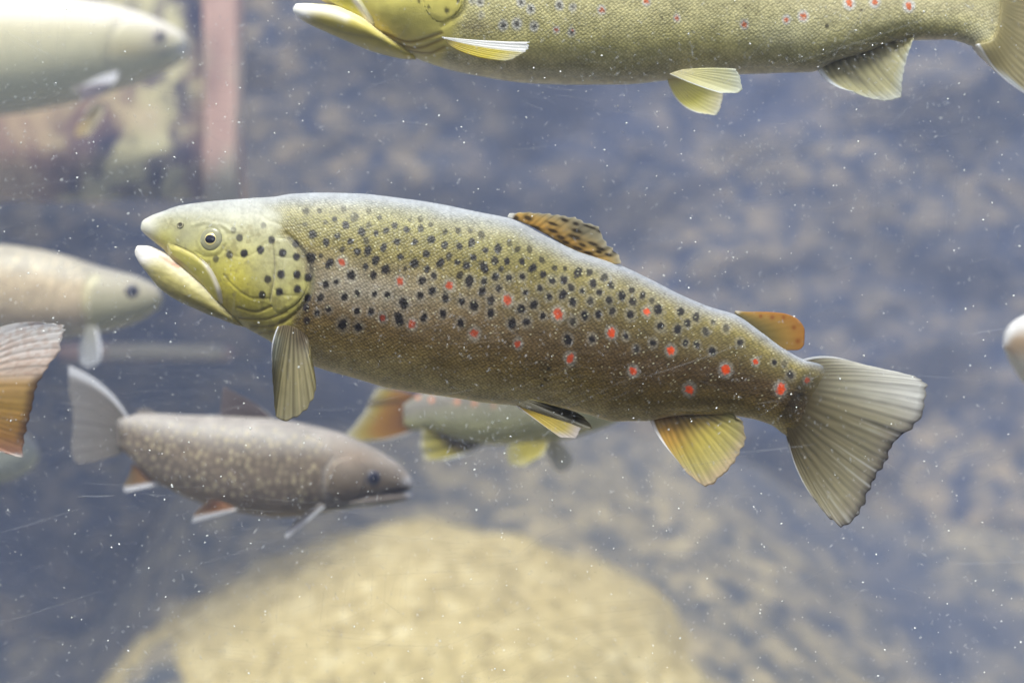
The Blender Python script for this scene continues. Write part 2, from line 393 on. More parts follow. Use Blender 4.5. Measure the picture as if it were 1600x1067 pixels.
    def eye(f, px, py, r, pupil=.42, iris=.55, cols=None):
        """eyeball set in the near flank, with iris ring and pupil as its own parts"""
        P, n = f.near(px, py); n = n*np.array([1, 1, .45]); n /= np.linalg.norm(n)
        k = S*(D+P[1])/D; R = r*k
        t = np.cross(n, [0, 0, 1]); t /= np.linalg.norm(t); b = np.cross(t, n)
        def dome(name, rad, h, off, mat, parent, sx=1., sz=1.):
            ph, thh = np.meshgrid(np.linspace(0, 1, 14), np.linspace(0, 2*math.pi, 40, endpoint=False), indexing='ij')
            rr = np.sin(ph*math.pi/2)
            V = P+n*off+(rad*sx*rr*np.cos(thh))[..., None]*t+(rad*sz*rr*np.sin(thh))[..., None]*b+(h*np.cos(ph*math.pi/2))[..., None]*n
            return build(name, V.reshape(-1, 3), grid_faces(14, 40, True)[:, ::-1], mat, parent)
        e = dome('eye', R, R*.26, -R*.05, cols[0] if cols else M_EYE, f.root)
        i = dome('iris', R*iris, R*.16, R*.10, cols[1] if cols else M_IRIS, e, 1., 1.0)
        dome('pupil', R*pupil, R*.12, R*.16, M_PUPIL, e, 1.08, .95)
        return e
    def fin(f, name, base, tip, rays, colour, mat=None, lift=None, bulge=((0, 0), (0, 0)), rag=3., nu=None, nv=40, thick=.0007, ridge=.0005, notch=0., seed=0, wave=0., clear=.10, swell=0.):
        """a rayed fin: base and tip margins in photo pixels, lift(u, r) = metres towards the glass"""
        nu = nu or max(60, rays*6)
        u = np.linspace(0, 1, nu); r = np.linspace(0, 1, nv)
        B, T = smooth_line(base, nu) if len(base) > 1 else np.repeat(np.array(base, float), nu, 0), smooth_line(tip, nu)
        rn = np.random.default_rng(seed+11)
        L = np.hypot(*(T-B).T)+1e-6; dirv = (T-B)/L[:, None]
        tri = np.abs((u*rays) % 1-.5)*2                        # 1 at a ray, 0 between
        cut = rag*(.55*(1-tri)+1.0*(vnoise(u*rays*.45, 0, 0, seed+2)-.4)+.6*(vnoise(u*rays*2.1, 0, 0, seed+3)-.5))
        if notch: cut = cut+notch*np.maximum(0, vnoise(u*rays*.33, 5, 0, seed+4)-.62)*2.5
        cut = np.where((u < .03) | (u > .985), 0, cut)
        T = T-dirv*cut[:, None]
        Ug, Rg = np.meshgrid(u, r, indexing='ij')
        bl = np.array(bulge[0])[None]*(1-u)[:, None]+np.array(bulge[1])[None]*u[:, None]
        X = B[:, None]+(T-B)[:, None]*Rg[..., None]+bl[:, None]*(4*Rg*(1-Rg))[..., None]
        near = lift(Ug, Rg) if lift else 0*Ug
        k = S*(D+f.Y)/D
        yb = f.bend(X[..., 0]) if f.bend else 0
        Uw = Ug+(.55/rays)*(vnoise(Ug*rays*.37, 0, 0, seed+20)-.5)*2
        ridges = (.5-.5*np.cos(2*math.pi*Uw*rays))*(.45+.75*vnoise(Uw*rays*.9, 3, 0, seed+21))
        fade = sstep(0, .08, Ug)*sstep(0, .05, 1-Ug)
        yy = f.Y+yb-near+wave*np.sin(Ug*9+Rg*2)*Rg
        P = at(X[..., 0], X[..., 1], 0.)          # then to its depth
        kk = (D+yy)/D; P = P*kk[..., None]; P[..., 1] = yy
        half = thick*(1.15-.8*Rg)*.5*(.6+.4*fade)+ridge*.55*(ridges**1.3)*fade*(1-.5*Rg)*.5
        half = half+swell*np.exp(-(Rg/.16)**2)
        A = P.copy(); A[..., 1] -= half; Z = P.copy(); Z[..., 1] += half
        V = np.concatenate([A.reshape(-1, 3), Z.reshape(-1, 3)]); m = nu*nv
        g = grid_faces(nu, nv, False)
        ring = np.r_[np.arange(nv), np.arange(1, nu)*nv+nv-1, (nu-1)*nv+np.arange(nv-2, -1, -1), np.arange(nu-2, 0, -1)*nv]
        r2 = np.roll(ring, -1)
        F = np.concatenate([g[:, ::-1], g+m, np.stack([ring, r2, r2+m, ring+m], 1)])
        br = sstep(.35, .65, Rg)
        fine = (.5-.5*np.cos(2*math.pi*Uw*rays))*(1-.6*br)+.6*br*(.5-.5*np.cos(4*math.pi*Uw*rays+1.2*vnoise(Ug*rays*.5, Rg*3, 0, seed)))
        fine = np.clip(.5+(fine-.5)*(.35+.75*vnoise(Uw*rays*.8, Rg*1.5, 0, seed+22))+.35*(vnoise(Uw*rays*1.7, Rg*1.2, 0, seed+23)-.5)+.25*(vnoise(Ug*rays*6, Rg*14, 0, seed+24)-.5), 0, 1)
        c = colour(Ug, Rg, X[..., 0], X[..., 1], fine)
        if c.shape[-1] == 4: al = c[..., 3]; c = c[..., :3]
        else: al = 1-clear*(.4+.6*Rg)
        c2 = c.reshape(-1, 3); al = np.broadcast_to(al, Ug.shape).ravel()
        return build(name, V, F, mat or M_FIN, f.root, np.r_[c2, c2], alpha=np.r_[al, al])
def ramp(v, stops):
    p = [s[0] for s in stops]; c = np.array([s[1] for s in stops])
    return np.stack([np.interp(v, p, c[:, k]) for k in range(3)], -1)
def blob(px, py, cx, cy, rx, ry, rot=0.):
    ca, sa = math.cos(rot), math.sin(rot); dx, dy = px-cx, py-cy
    return np.exp(-(((ca*dx+sa*dy)/rx)**2+((-sa*dx+ca*dy)/ry)**2))
def mixc(c, d, k): return c*(1-k[..., None])+np.asarray(d)*k[..., None]
def stripe(px, py, pts, wd): 
    return np.exp(-(segdist(px, py, smooth_line(pts, 30))/wd)**2)

# ---- 1: the large brown trout in the middle
ST = [(220.5,355,221,360,3), (223,347,227,367,10), (232,340,237,375,17), (255,331,258,392,26), (282,322,284,425,37), (312,317,314,455,48), (345,313.5,345,480,57),
      (380,311,383,510,64), (425,308,424,534,70), (460,303,468,562,76), (505,302,505,577,81), (560,303,552,590,85), (620,309,605,605,87), (680,318,662,615,87),
      (740,330,715,622,85), (795,341,765,630,82), (850,368,815,634,76), (905,394,862,637,70), (965,413,915,646,64), (1010,433,960,658,58), (1060,459,1005,658,52),
      (1110,480,1050,651,46), (1150,492,1090,648,41), (1190,519,1130,648,36), (1225,545,1170,653,31), (1255,561,1205,664,27), (1278,567,1226,679,13), (1296,576,1243,688,7), (1312,598,1272,682,4), (1318,615,1298,664,2)]
A = [(48,133,.5),(104,133,.5),(168,167,.8),(250,158,.5),(310,135,.3),(355,160,.5),(214,192,.9),(76,230,1),(132,263,1),(179,237,.9),(234,260,.9),(280,220,.9),(340,225,1),(382,213,.8),(418,192,.8),(467,210,.9),(527,205,.7),(569,190,.5),(525,165,.4),(480,170,.3),(200,292,.6),(262,302,1),(306,298,1),(371,285,1.1),(427,261,1.1),(502,263,1.1),(571,252,1),(628,220,.6),(682,214,.6),(733,215,.5),(780,232,.5),(626,275,1),(688,282,1),(740,266,.9),(797,296,.9),(848,290,.9),(896,265,.4),(70,327,1.1),(110,320,.6),(146,352,1.2),(339,338,.9),(296,365,1),(380,376,1.1),(330,400,.9),(237,401,1.1),(174,428,.9),(131,440,.9),(441,323,1.1),(500,352,1.1),(462,372,.5),(549,311,1),(608,350,1.2),(552,375,.9),(580,402,.8),(643,322,.7),(679,347,1.1),(717,361,.9),(746,326,1.1),(690,400,.7),(729,424,1.1),(532,423,.9),(790,367,1.2),(838,406,1),(790,425,.8),(835,340,.8),(862,375,.7),(886,342,1),(930,293,.6),(980,292,.5),(950,343,1),(993,370,.9),(1036,397,1),(951,406,1),(895,410,1),(1030,335,.6),(388,482,1.2),(333,478,1),(263,475,.8),(209,492,1.1),(108,495,.8),(95,557,.8),(143,543,.8),(261,550,1),(320,552,1),(202,606,1.1),(266,616,1.1),(435,583,1),(525,485,1),(455,518,1.1),(575,466,1.1),(629,493,.8),(619,560,1.1),(540,577,.9),(693,600,.9),(699,510,1),(748,527,1),(783,467,1),(851,455,.8),(820,505,.8),(818,558,1),(946,540,1),(998,522,1.1),(963,472,1.1),(1024,455,.9),(1062,490,1.1),(908,603,1),(967,594,.9),(1035,570,.9),(367,578,.9),
     (300,258,.5),(130,180,.4),(45,188,.4),(310,192,.4),(205,125,.3)]
B_ = [(284,290,.7),(328,293,.6),(381,310,.9),(428,310,.8),(491,330,.7),(274,344,1),(323,340,1),(352,372,.8),(445,354,.9),(520,362,.8),(400,385,1),(471,392,1),(606,382,.8),(565,405,1),(651,405,.8),(512,425,.9),(610,430,.8),(318,402,1.1),(360,432,1),(433,428,.7),(410,488,1),(467,483,1),(525,470,.8),(600,484,.9),(360,513,.6),(338,588,1),(440,585,.9),(580,575,.9),(716,462,1),(725,532,1),(809,472,.9),(797,547,1),(838,520,.9),(874,495,.8),(914,555,.6),(694,602,.9),(624,627,.7),(830,602,.9),(878,611,.8),(942,637,1),(690,425,.5),(945,515,.5),(1000,540,.5),(1058,600,.8)]
H_ = [(467,213,.4),(492,245,.8),(393,333,.7),(450,316,.8),(512,310,1.1),(580,296,1.2),(626,254,.9),(673,309,1.1),(667,397,1.1),(613,417,.9),(590,480,.9),(661,469,1),(733,398,1.1),(735,458,1.1),(730,325,1),(592,193,.4),(778,410,1.1),(775,495,1),(768,535,.9),(773,590,.8),(725,270,.8)]
blk = [(460+x/2.6675, 280+y/2.6675, 3.6+2.1*s, min(1, .35+.65*s)) for x, y, s in A]
blk += [(760+x/2.6675, 310+y/2.6675, 3.6+2.1*s, min(1, .35+.6*s)) for x, y, s in B_]
blk += [(980+x/2.808, 460+y/2.808, 4.6, s) for x, y, s in [(500,210,.7), (645,298,.9), (716,355,.8), (690,300,.5), (875,320,.5)]]
hsp = [(190+x/2.668, 280+y/2.668, 4.2+2.4*s, min(1, .3+.7*s)) for x, y, s in H_]
red = [(460+x/2.6675, 280+y/2.6675, 6.2, 1) for x, y in [(198,346), (440,425), (646,443), (889,505), (490,605), (750,643), (931,686)]]
red += [(760+x/2.6675, 310+y/2.6675, 6.6, 1) for x, y in [(300,482), (522,560), (349,667), (611,720), (768,634), (997,714), (846,798)]]
red += [(760+669/2.6675, 310+472/2.6675, 5, .9), (460+367/2.6675, 280+578/2.6675, 5, .6)]
red += [(980+x/2.808, 460+y/2.808, r, 1) for x, y, r in [(564,295,5), (674,413,7), (790,377,4.2)]]
rj = np.random.default_rng(3)
blk = [(x, y, r*rj.lognormal(.10, .12), min(1, s*1.1), rj.uniform(.9, 1.55), rj.uniform(-.5, .6)) for x, y, r, s in blk]
red = [(x, y, r*rj.uniform(.85, 1.15), s, rj.uniform(1.05, 1.4), rj.uniform(-.4, .4)) for x, y, r, s in red]

def toplit_trout_pigment(f, k=1.0):
    """brown trout colours: olive shoulder, brown flank, buff belly; back paled with painted top light"""
    v = np.broadcast_to(f.v[None], f.px.shape); t = np.broadcast_to(f.q[:, None], f.px.shape)
    n1 = fbm(f.px*.02, f.py*.03, 0, 2, 4)-.5; n2 = fbm(f.px*.22, f.py*.22, 0, 5, 3)-.5
    vv = np.clip(v+.07*n1, 0, 1)
    front = ramp(vv, [(0, (.36,.38,.42)), (.11, (.31,.32,.34)), (.19, (.25,.25,.21)), (.27, (.23,.23,.13)), (.36, (.24,.22,.10)), (.45, (.25,.215,.155)), (.56, (.215,.165,.125)), (.64, (.165,.12,.07)), (.72, (.27,.21,.105)), (.82, (.50,.43,.26)), (1, (.78,.73,.58))])  # palest stops, along the back, hold painted light from above
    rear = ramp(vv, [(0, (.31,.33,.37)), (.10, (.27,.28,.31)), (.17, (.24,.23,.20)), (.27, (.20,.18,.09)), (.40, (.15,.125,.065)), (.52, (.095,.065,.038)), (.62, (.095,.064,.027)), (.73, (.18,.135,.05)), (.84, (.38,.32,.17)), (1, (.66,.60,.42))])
    c = front+(rear-front)*sstep(.42, .72, t)[..., None]
    c = c*(1-.36*sstep(.2, .34, vv)*(1-sstep(.70, .84, vv)))[..., None]
    wm = sstep(.14, .27, v)[..., None]; return c*(1+.4*n2[..., None])*(1-wm+wm*np.array([1.10, .98, .66]))
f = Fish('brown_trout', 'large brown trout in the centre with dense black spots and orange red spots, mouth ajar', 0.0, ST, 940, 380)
px, py = f.px, f.py
# relief: gill slit, cheek seams, throat folds, lateral line, eye rim
h = np.zeros(px.shape)
for pts, wd, dep in [([(448,365),(466,384),(480,410),(487,440),(480,468),(462,490),(440,505)], 3.0, -.0011), ([(428,392),(430,420),(427,446),(423,470)], 1.8, -.0005),
                     ([(372,480),(400,487),(425,478)], 1.8, -.0007), ([(375,497),(410,499),(448,488)], 1.5, -.0006), ([(392,509),(420,511),(446,501)], 1.5, -.0006), ([(405,521),(430,519),(446,512)], 1.4, -.0005),
                     ([(274,384),(300,396),(322,414)], 1.6, -.0005)]:
    h += dep*stripe(px, py, pts, wd)
dE = np.hypot(px-330, py-374)
h += .0003*np.exp(-((dE-20)/3.6)**2)-.00015*np.exp(-((dE-25.5)/3)**2)
for pts, wd, dep in [([(352,392),(375,402),(398,396),(415,380)], 2.2, -.00035), ([(350,430),(372,452),(400,466),(424,466)], 2.0, -.0004), ([(432,400),(452,404),(470,402)], 1.6, -.0003), ([(430,452),(450,462),(468,462)], 1.6, -.0004), ([(300,352),(318,348),(345,352),(362,362)], 3, .0005), ([(352,384),(344,398),(324,402),(306,394)], 2.4, -.0004), ([(398,318),(412,340),(440,352)], 3, -.0003)]:
    h += dep*stripe(px, py, pts, wd)
h += .00022*(fbm(px*.12, py*.12, 0, 15, 3)-.5)*(px < 490)
h += .0025*blob(px, py, 400, 440, 45, 45)                                           # cheek
h += .00012*np.exp(-(segdist(px, py, smooth_line([(490,432),(640,455),(800,480),(1000,535),(1150,580),(1270,620)], 60))/2.6)**2)
h += .0007*(fbm(px*.018, py*.03, 0, 44, 3)-.5)
f.emboss(h)
c = toplit_trout_pigment(f)
hw = 16+26*(1-sstep(.12, .32, np.broadcast_to(f.v[None], px.shape)))
hd = 1-sstep(-1, .6, (px-6*(fbm(px*.05, py*.05, 0, 13, 3)-.5)*4-(np.interp(py, [300,365,384,410,440,468,490,530], [432,448,466,481,488,481,464,440])))/hw)   # head
v2 = np.broadcast_to(f.v[None], px.shape)
hc = ramp(v2, [(0, (.36,.37,.39)), (.2, (.34,.34,.31)), (.30, (.31,.30,.21)), (.40, (.34,.32,.16)), (.55, (.40,.36,.10)), (.68, (.42,.36,.07)), (.8, (.38,.31,.09)), (1, (.56,.50,.24))])  # crown stops paled to paint in the overhead light
hc = mixc(hc, (.33,.31,.19), .6*blob(px, py, 440, 410, 40, 60)); hc = mixc(hc, (.50,.42,.05), .7*blob(px, py, 372, 445, 30, 40))
hc = hc*(1+.45*(fbm(px*.06, py*.06, 0, 8, 4)-.5)+.35*(fbm(px*.3, py*.3, 0, 18, 3)-.5))[..., None]
hc = mixc(hc, (.17,.14,.06), .45*sstep(.56, .72, fbm(px*.09, py*.09, 0, 28, 4))*(v2 > .3))
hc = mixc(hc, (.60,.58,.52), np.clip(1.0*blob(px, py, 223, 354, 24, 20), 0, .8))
hc = mixc(hc, (.34,.33,.22), .6*blob(px, py, 290, 370, 22, 22))
hc = mixc(hc, (.30,.28,.14), .5*blob(px, py, 408, 425, 22, 26))
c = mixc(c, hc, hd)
pale = blob(px, py, 560, 450, 100, 28, .15)                                          # silvery shoulder under the olive
c = mixc(c, (.36,.33,.28), .45*pale*(1-hd))
c = mixc(c, (.06,.06,.06), .6*stripe(px, py, [(452,372),(470,386),(484,412),(489,442),(481,470),(464,492)], 4.5))
c = mixc(c, (.10,.07,.03), .6*stripe(px, py, [(440,505),(462,490),(472,484)], 5))
for pts in ([(372,480),(400,487),(425,478)], [(375,497),(410,499),(448,488)], [(392,509),(420,511),(446,501)], [(405,521),(430,519),(446,512)]):
    c = mixc(c, (.22,.17,.06), .6*stripe(px, py, pts, 2.2))
c = mixc(c, (.16,.14,.10), .5*stripe(px, py, [(428,392),(430,420),(427,446),(423,470)], 1.6))
halo = f.spot([(x, y, r*1.9, .34) for x, y, r, *_ in red]+[(x, y, r*1.7, .2) for x, y, r, s, *_ in blk if y > 430], .2, 4)
c = mixc(c, (.36,.35,.33), halo)
small = [(x, y, r, s) for x, y, r, s in zip(rj.uniform(480, 1230, 170), rj.uniform(330, 560, 170), rj.uniform(1.4, 2.6, 170), rj.uniform(.15, .5, 170)) if y < 470+.16*(x-480)+30]
c = mixc(c, (.05,.04,.03), f.spot(small, .4, 11))
k = f.spot(blk, .27, 1); c = mixc(c, (.010,.008,.010), .97*k)
k = f.spot(hsp, .12, 2); c = mixc(c, (.012,.010,.018), .96*k)
k = f.spot(red, .38, 3); red_c = (np.array([.34,.05,.018])+np.array([.20,.0,-.014])*sstep(820, 1060, px)[..., None])*(.7+.6*vnoise(px*.25, py*.25, 0, 77))[..., None]; c = c*(1-.97*k[..., None])+red_c*.97*k[..., None]
c = mixc(c, (.03,.025,.015), .8*(f.spot([(858,576,4,1),(852,592,2.5,1),(846,602,2.5,.9)], .5, 7)))
tb = sstep(1225, 1300, px+.35*(py-620)*np.sign(620-py)+14*(fbm(px*.05, py*.12, 0, 61, 3)-.5))
c = mixc(c, (.135,.105,.05), .85*tb*sstep(.06, .2, v2))
alpha = (1-hd)*sstep(.06, .2, v2)*(1-.8*sstep(.86, .97, v2))
alpha = np.clip(alpha*(1-.7*f.spot(red, .2, 3))*(1-.7*tb), 0, 1)
thin = sstep(.928, .988, np.broadcast_to(f.q[:, None], px.shape)+.045*(fbm(px*.04, py*.20, 0, 62, 3)-.5))
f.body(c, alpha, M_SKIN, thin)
# gill cover, upper jaw plate, lower jaw
f.patch('gill_cover', [(425,372),(447,372),(463,388),(475,412),(481,440),(474,462),(458,480),(436,489),(424,470),(429,446),(431,420),(428,395)], .0008, M_SKIN, 6.0)
def lip(c, x, y, sd):
    c = ramp(sd, [(-1, (.38,.33,.12)), (2, (.45,.39,.12)), (9, (.43,.38,.09))])*(1+.2*(fbm(x*.1, y*.1, 0, 3, 3)-.5)[:, None])
    return mixc(c, (.66,.60,.52), .9*stripe(x, y, [(318,408),(332,428),(342,452),(347,472)], 3.0))
f.patch('upper_jaw_plate', [(262,381),(284,388),(306,399),(325,414),(338,435),(347,458),(348,474),(338,473),(322,455),(306,436),(284,414),(264,398)], .0012, M_SKIN, 7.0, paint=lip)
def jawcol(g, py_top):
    v = np.broadcast_to(g.v[None], g.px.shape)
    c = ramp(v, [(0, (.62,.56,.50)), (.18, (.64,.59,.51)), (.34, (.50,.45,.26)), (.50, (.40,.35,.13)), (.7, (.36,.31,.10)), (1, (.44,.39,.2))])
    return c*(1+.22*(fbm(g.px*.07, g.py*.07, 0, 6, 4)-.5)[..., None])
def lower_jaw(f, st, pig):
    g = Fish.__new__(Fish); keep = f.root
    g.__init__('lower_jaw', 'x', f.Y, st, 150, 110, p=.72); bpy.data.objects.remove(g.root); g.root = keep
    c = pig(g); o = g.body(c, np.zeros(g.px.shape), M_SKIN2); o.name = 'lower_jaw'
    return g
def jp(g):
    c = jawcol(g, 0); c = mixc(c, (.74,.70,.66), np.clip(1.3*blob(g.px, g.py, 218, 396, 24, 18), 0, 1))
    c = mixc(c, (.20,.17,.08), .5*blob(g.px, g.py, 243, 426, 12, 4, .3))
    c = mixc(c, (.50,.25,.17), .8*stripe(g.px, g.py, [(250,402),(262,408),(278,417)], 4.0))
    for q, k_ in (([(240,432),(270,452),(305,470),(345,485),(385,500)], .5), ([(262,438),(300,456),(340,474)], .35), ([(300,474),(345,491),(390,512)], .4)):
        c = mixc(c, (.22,.18,.07), k_*stripe(g.px, g.py, q, 2.4))
    c = c*(1+.5*(fbm(g.px*.12, g.py*.3, 0, 66, 3)-.5))[..., None]
    return c
lower_jaw(f, [(211,391,212,400,3), (216,384,219,412,10), (228,384,231,427,18), (250,391,252,452,28), (275,404,277,469,37), (302,423,305,482,44), (326,443,330,493,45), (345,466,352,501,39), (362,484,370,508,28), (380,499,386,512,12)], jp)
f.eye(330, 374, 18.5, .45, .57)
# nostril: a small raised rim with a dark pit
P, n = f.near(282, 352)
def ring(name, P, n, R, r, mat, parent):
    n = n/np.linalg.norm(n); t = np.cross(n, [0, 0, 1]); t /= np.linalg.norm(t); b = np.cross(t, n)
    a, e = np.meshgrid(np.linspace(0, 2*math.pi, 24, endpoint=False), np.linspace(0, 2*math.pi, 10, endpoint=False), indexing='ij')
    V = P+((R+r*np.cos(e))*np.cos(a))[..., None]*t+((R+r*np.cos(e))*np.sin(a))[..., None]*b*.9+(r*np.sin(e))[..., None]*n
    i = np.arange(24)[:, None]*10; i2 = (np.arange(24)[:, None]+1) % 24*10; j = np.arange(10)[None]; j2 = (j+1) % 10
    return build(name, V.reshape(-1, 3), np.stack([i+j, i2+j, i2+j2, i+j2], -1).reshape(-1, 4), mat, parent)
M_NOS = plain('nostril_rim', (.20, .18, .11), .4)
M_PIT = plain('nostril_pit', (.05, .045, .03), .6)
nr = ring('nostril', P, n, .0022, .0008, M_NOS, f.root)
a = np.linspace(0, 2*math.pi, 16, endpoint=False); t_ = np.cross(n, [0, 0, 1]); t_ /= np.linalg.norm(t_); b_ = np.cross(t_, n)
Vp = P+n*.0003+(.0018*np.cos(a))[:, None]*t_+(.0014*np.sin(a))[:, None]*b_
build('nostril_pit', np.r_[Vp, [P+n*.0001]], np.stack([np.arange(16), (np.arange(16)+1) % 16, np.full(16, 16)], 1), M_PIT, nr)
# fins
def edge_white(c, U, w=.035, col=(.80,.80,.80)): return mixc(c, col, 1-sstep(w*.55, w, U))
def c_dorsal(U, R, X, Y, fine):
    c = ramp(R, [(0, (.20,.14,.05)), (.15, (.68,.40,.09)), (.55, (.74,.52,.18)), (.85, (.62,.52,.32)), (1, (.72,.66,.52))])
    c = c*(.75+.4*fine)[..., None]
    g = blob(X, Y, 915, 362, 38, 14, .35); c = mixc(c, (.32,.30,.22), .8*g)
    for x, y, a, b in [(806,341,5,3.5),(825,341,6,3.5),(882,344,6,2.6),(864,350,9,2.2),(838,356,8,2.4),(864,361,9,2.8),(901,361,9,3),(900,350,5,2.5),(852,368,7,2.6),(876,371,7,3),(898,371,11,3.4),(884,379,7,2.6),(910,383,6,2.6),(926,381,9,2.6),(938,389,8,2.6),(902,388,9,2.8),(920,396,9,2.4),(936,394,5,2.5),(950,398,6,2),(960,393,4,2),(922,355,12,1.6),(938,362,7,2),(868,377,7,2.2),(890,392,10,2.4),(850,378,6,2)]:
        c = mixc(c, (.035,.022,.015), .9*np.clip(1.6*blob(X, Y, x, y, a, b, .33), 0, 1))
    return edge_white(c, U, .07, (.78,.76,.72))
f.fin('dorsal_fin', [(793,339),(826,352),(866,374),(905,396),(926,403)], [(800,336),(826,331),(862,335),(905,341),(938,353),(941,366),(950,380),(965,394),(971,406),(970,412)], 15, c_dorsal, rag=5, notch=10, seed=3,
      lift=lambda U, R: .010*R*U, bulge=((0, -4), (4, 4)), ridge=.0006, thick=.0012)
def c_adip(U, R, X, Y, fine):
    c = ramp(R, [(0, (.16,.14,.07)), (.25, (.30,.22,.07)), (.6, (.50,.31,.08)), (1, (.56,.27,.06))])*(.92+.12*fine)[..., None]
    for x, y, r in [(1188,494,3.2),(1206,496,3.8),(1224,496,3),(1240,512,3.5),(1246,533,4)]: c = mixc(c, (.30,.06,.02), .7*blob(X, Y, x, y, r, r))
    return mixc(c, (.74,.66,.55), .75*(1-sstep(.02, .10, U))*sstep(.0, .3, R))
f.fin('adipose_fin', [(1148,489),(1168,505),(1188,522),(1206,535)], [(1152,488),(1185,487),(1220,489),(1245,498),(1257,517),(1256,538),(1245,547),(1226,545)], 9, c_adip, rag=0, ridge=0, thick=.0055, nv=30, bulge=((0,-3),(0,6)), clear=0)
def c_tail(U, R, X, Y, fine):
    base = ramp(R, [(0, (.095,.072,.032)), (.18, (.12,.092,.045)), (.5, (.32,.275,.16)), (.8, (.48,.43,.28)), (.93, (.44,.39,.29)), (1, (.10,.085,.08))])
    up = ramp(R, [(0, (.10,.078,.035)), (.14, (.14,.11,.055)), (.40, (.40,.37,.27)), (.7, (.66,.64,.58)), (.95, (.80,.79,.76)), (1, (.42,.40,.38))])
    k = 1-sstep(.30, .48, U); c = base*(1-k[..., None])+up*k[..., None]
    rk = sstep(.05, .4, R); c = c*(1-rk+rk*(.55+.65*fine))[..., None]
    c = mixc(c, (.75,.75,.74), .55*sstep(.55, .9, fine)*sstep(.45, .95, R)*(vnoise(U*22, 0, 0, 9) > .45)*(R < .985))
    c = mixc(c, (.03,.026,.03), .6*np.exp(-((U-.46)/.012)**2)*sstep(.3, .8, R))
    c = edge_white(c, U, .035, (.72,.72,.74)); return mixc(c, (.85,.85,.88), sstep(.982, .99, U)*sstep(.05, .15, R))
f.fin('tail_fin', [(1252,563),(1244,578),(1238,598),(1232,620),(1228,640),(1226,656),(1228,670),(1230,682)], [(1345,570),(1400,580),(1464,604),(1457,628),(1439,658),(1420,694),(1394,736),(1368,777),(1341,809),(1321,827),(1298,812),(1272,780)], 23, c_tail,
      rag=8, notch=20, seed=5, nv=60, lift=lambda U, R: .012*np.sin(U*3.2)*R, bulge=((-4,-10),(-5,5)), ridge=.0004, thick=.0016, wave=.004, clear=.22, swell=.0036)
def c_anal(U, R, X, Y, fine):
    c = ramp(R, [(0, (.14,.10,.04)), (.18, (.50,.37,.10)), (.5, (.66,.56,.14)), (.8, (.66,.58,.24)), (1, (.72,.58,.42))])
    c = mixc(c, (.66,.36,.07), .75*blob(X, Y, 1040, 685, 32, 30)); c = mixc(c, (.26,.24,.12), .6*sstep(.55, .95, U))
    c = c*(.62+.5*fine)[..., None]
    return edge_white(c, U, .06, (.86,.84,.86))
f.fin('anal_fin', [(1015,655),(1050,650),(1090,647),(1128,648)], [(1058,718),(1078,744),(1108,761),(1136,748),(1158,722),(1172,688),(1170,664),(1150,652)], 14, c_anal, rag=4, notch=9, seed=8,
      lift=lambda U, R: .014*R*(1-U*.4), bulge=((-6,-2),(3,-5)), ridge=.001, thick=.0014)
def c_pelv_n(U, R, X, Y, fine):
    c = ramp(R, [(0, (.12,.10,.05)), (.3, (.06,.05,.03)), (.8, (.07,.06,.035)), (1, (.16,.14,.09))])*(.6+.6*fine)[..., None]  # near fin's shaded underside painted in as near black
    return mixc(c, (.5,.42,.12), .6*sstep(.9, 1, U))
def c_pelv_f(U, R, X, Y, fine):
    c = ramp(R, [(0, (.40,.30,.08)), (.3, (.66,.50,.09)), (.75, (.70,.58,.18)), (.92, (.74,.66,.58)), (1, (.8,.74,.74))])*(.78+.3*fine)[..., None]
    return edge_white(c, U, .16, (.85,.82,.84))
f.fin('pelvic_fin', [(806,634),(814,632),(824,631)], [(868,678),(884,687),(900,686),(907,672),(912,664)], 8, c_pelv_f, rag=3, notch=6, seed=12, lift=lambda U, R: .012+.006*R, ridge=.0008, nv=50)
f.fin('pelvic_fin', [(806,633),(816,627),(830,623)], [(860,652),(892,662),(918,671),(928,669),(920,658),(906,646),(890,640)], 9, c_pelv_n, rag=3, notch=4, seed=14, lift=lambda U, R: .034+.018*R, ridge=.0009, nv=50, clear=0)
def c_pect(U, R, X, Y, fine):
    c = ramp(R, [(0, (.26,.20,.12)), (.18, (.32,.28,.17)), (.6, (.38,.33,.18)), (1, (.34,.30,.18))])
    c = mixc(c, (.42,.44,.40), .75*(1-sstep(.05, .40, U))*sstep(.1, .3, R)*(1-sstep(.6, 1, R)))
    c = mixc(c, (.40,.33,.10), .5*sstep(.6, 1, U)*sstep(.3, .6, R)); c = mixc(c, (.11,.075,.05), .8*blob(X, Y, 474, 530, 17, 20))
    return edge_white(c*(.45+.75*fine)[..., None], U, .045, (.8,.8,.84))
f.fin('pectoral_fin', [(434,510),(446,508),(462,512),(480,524)], [(425,562),(426,610),(431,650),(440,659),(456,656),(472,648),(486,632),(494,610),(492,580),(482,556)], 13, c_pect, rag=5, notch=7, seed=17,
      lift=lambda U, R: .050+.020*R-.012*U, bulge=((-4,0),(3,0)), ridge=.0011, thick=.0013, nv=60, clear=.05)

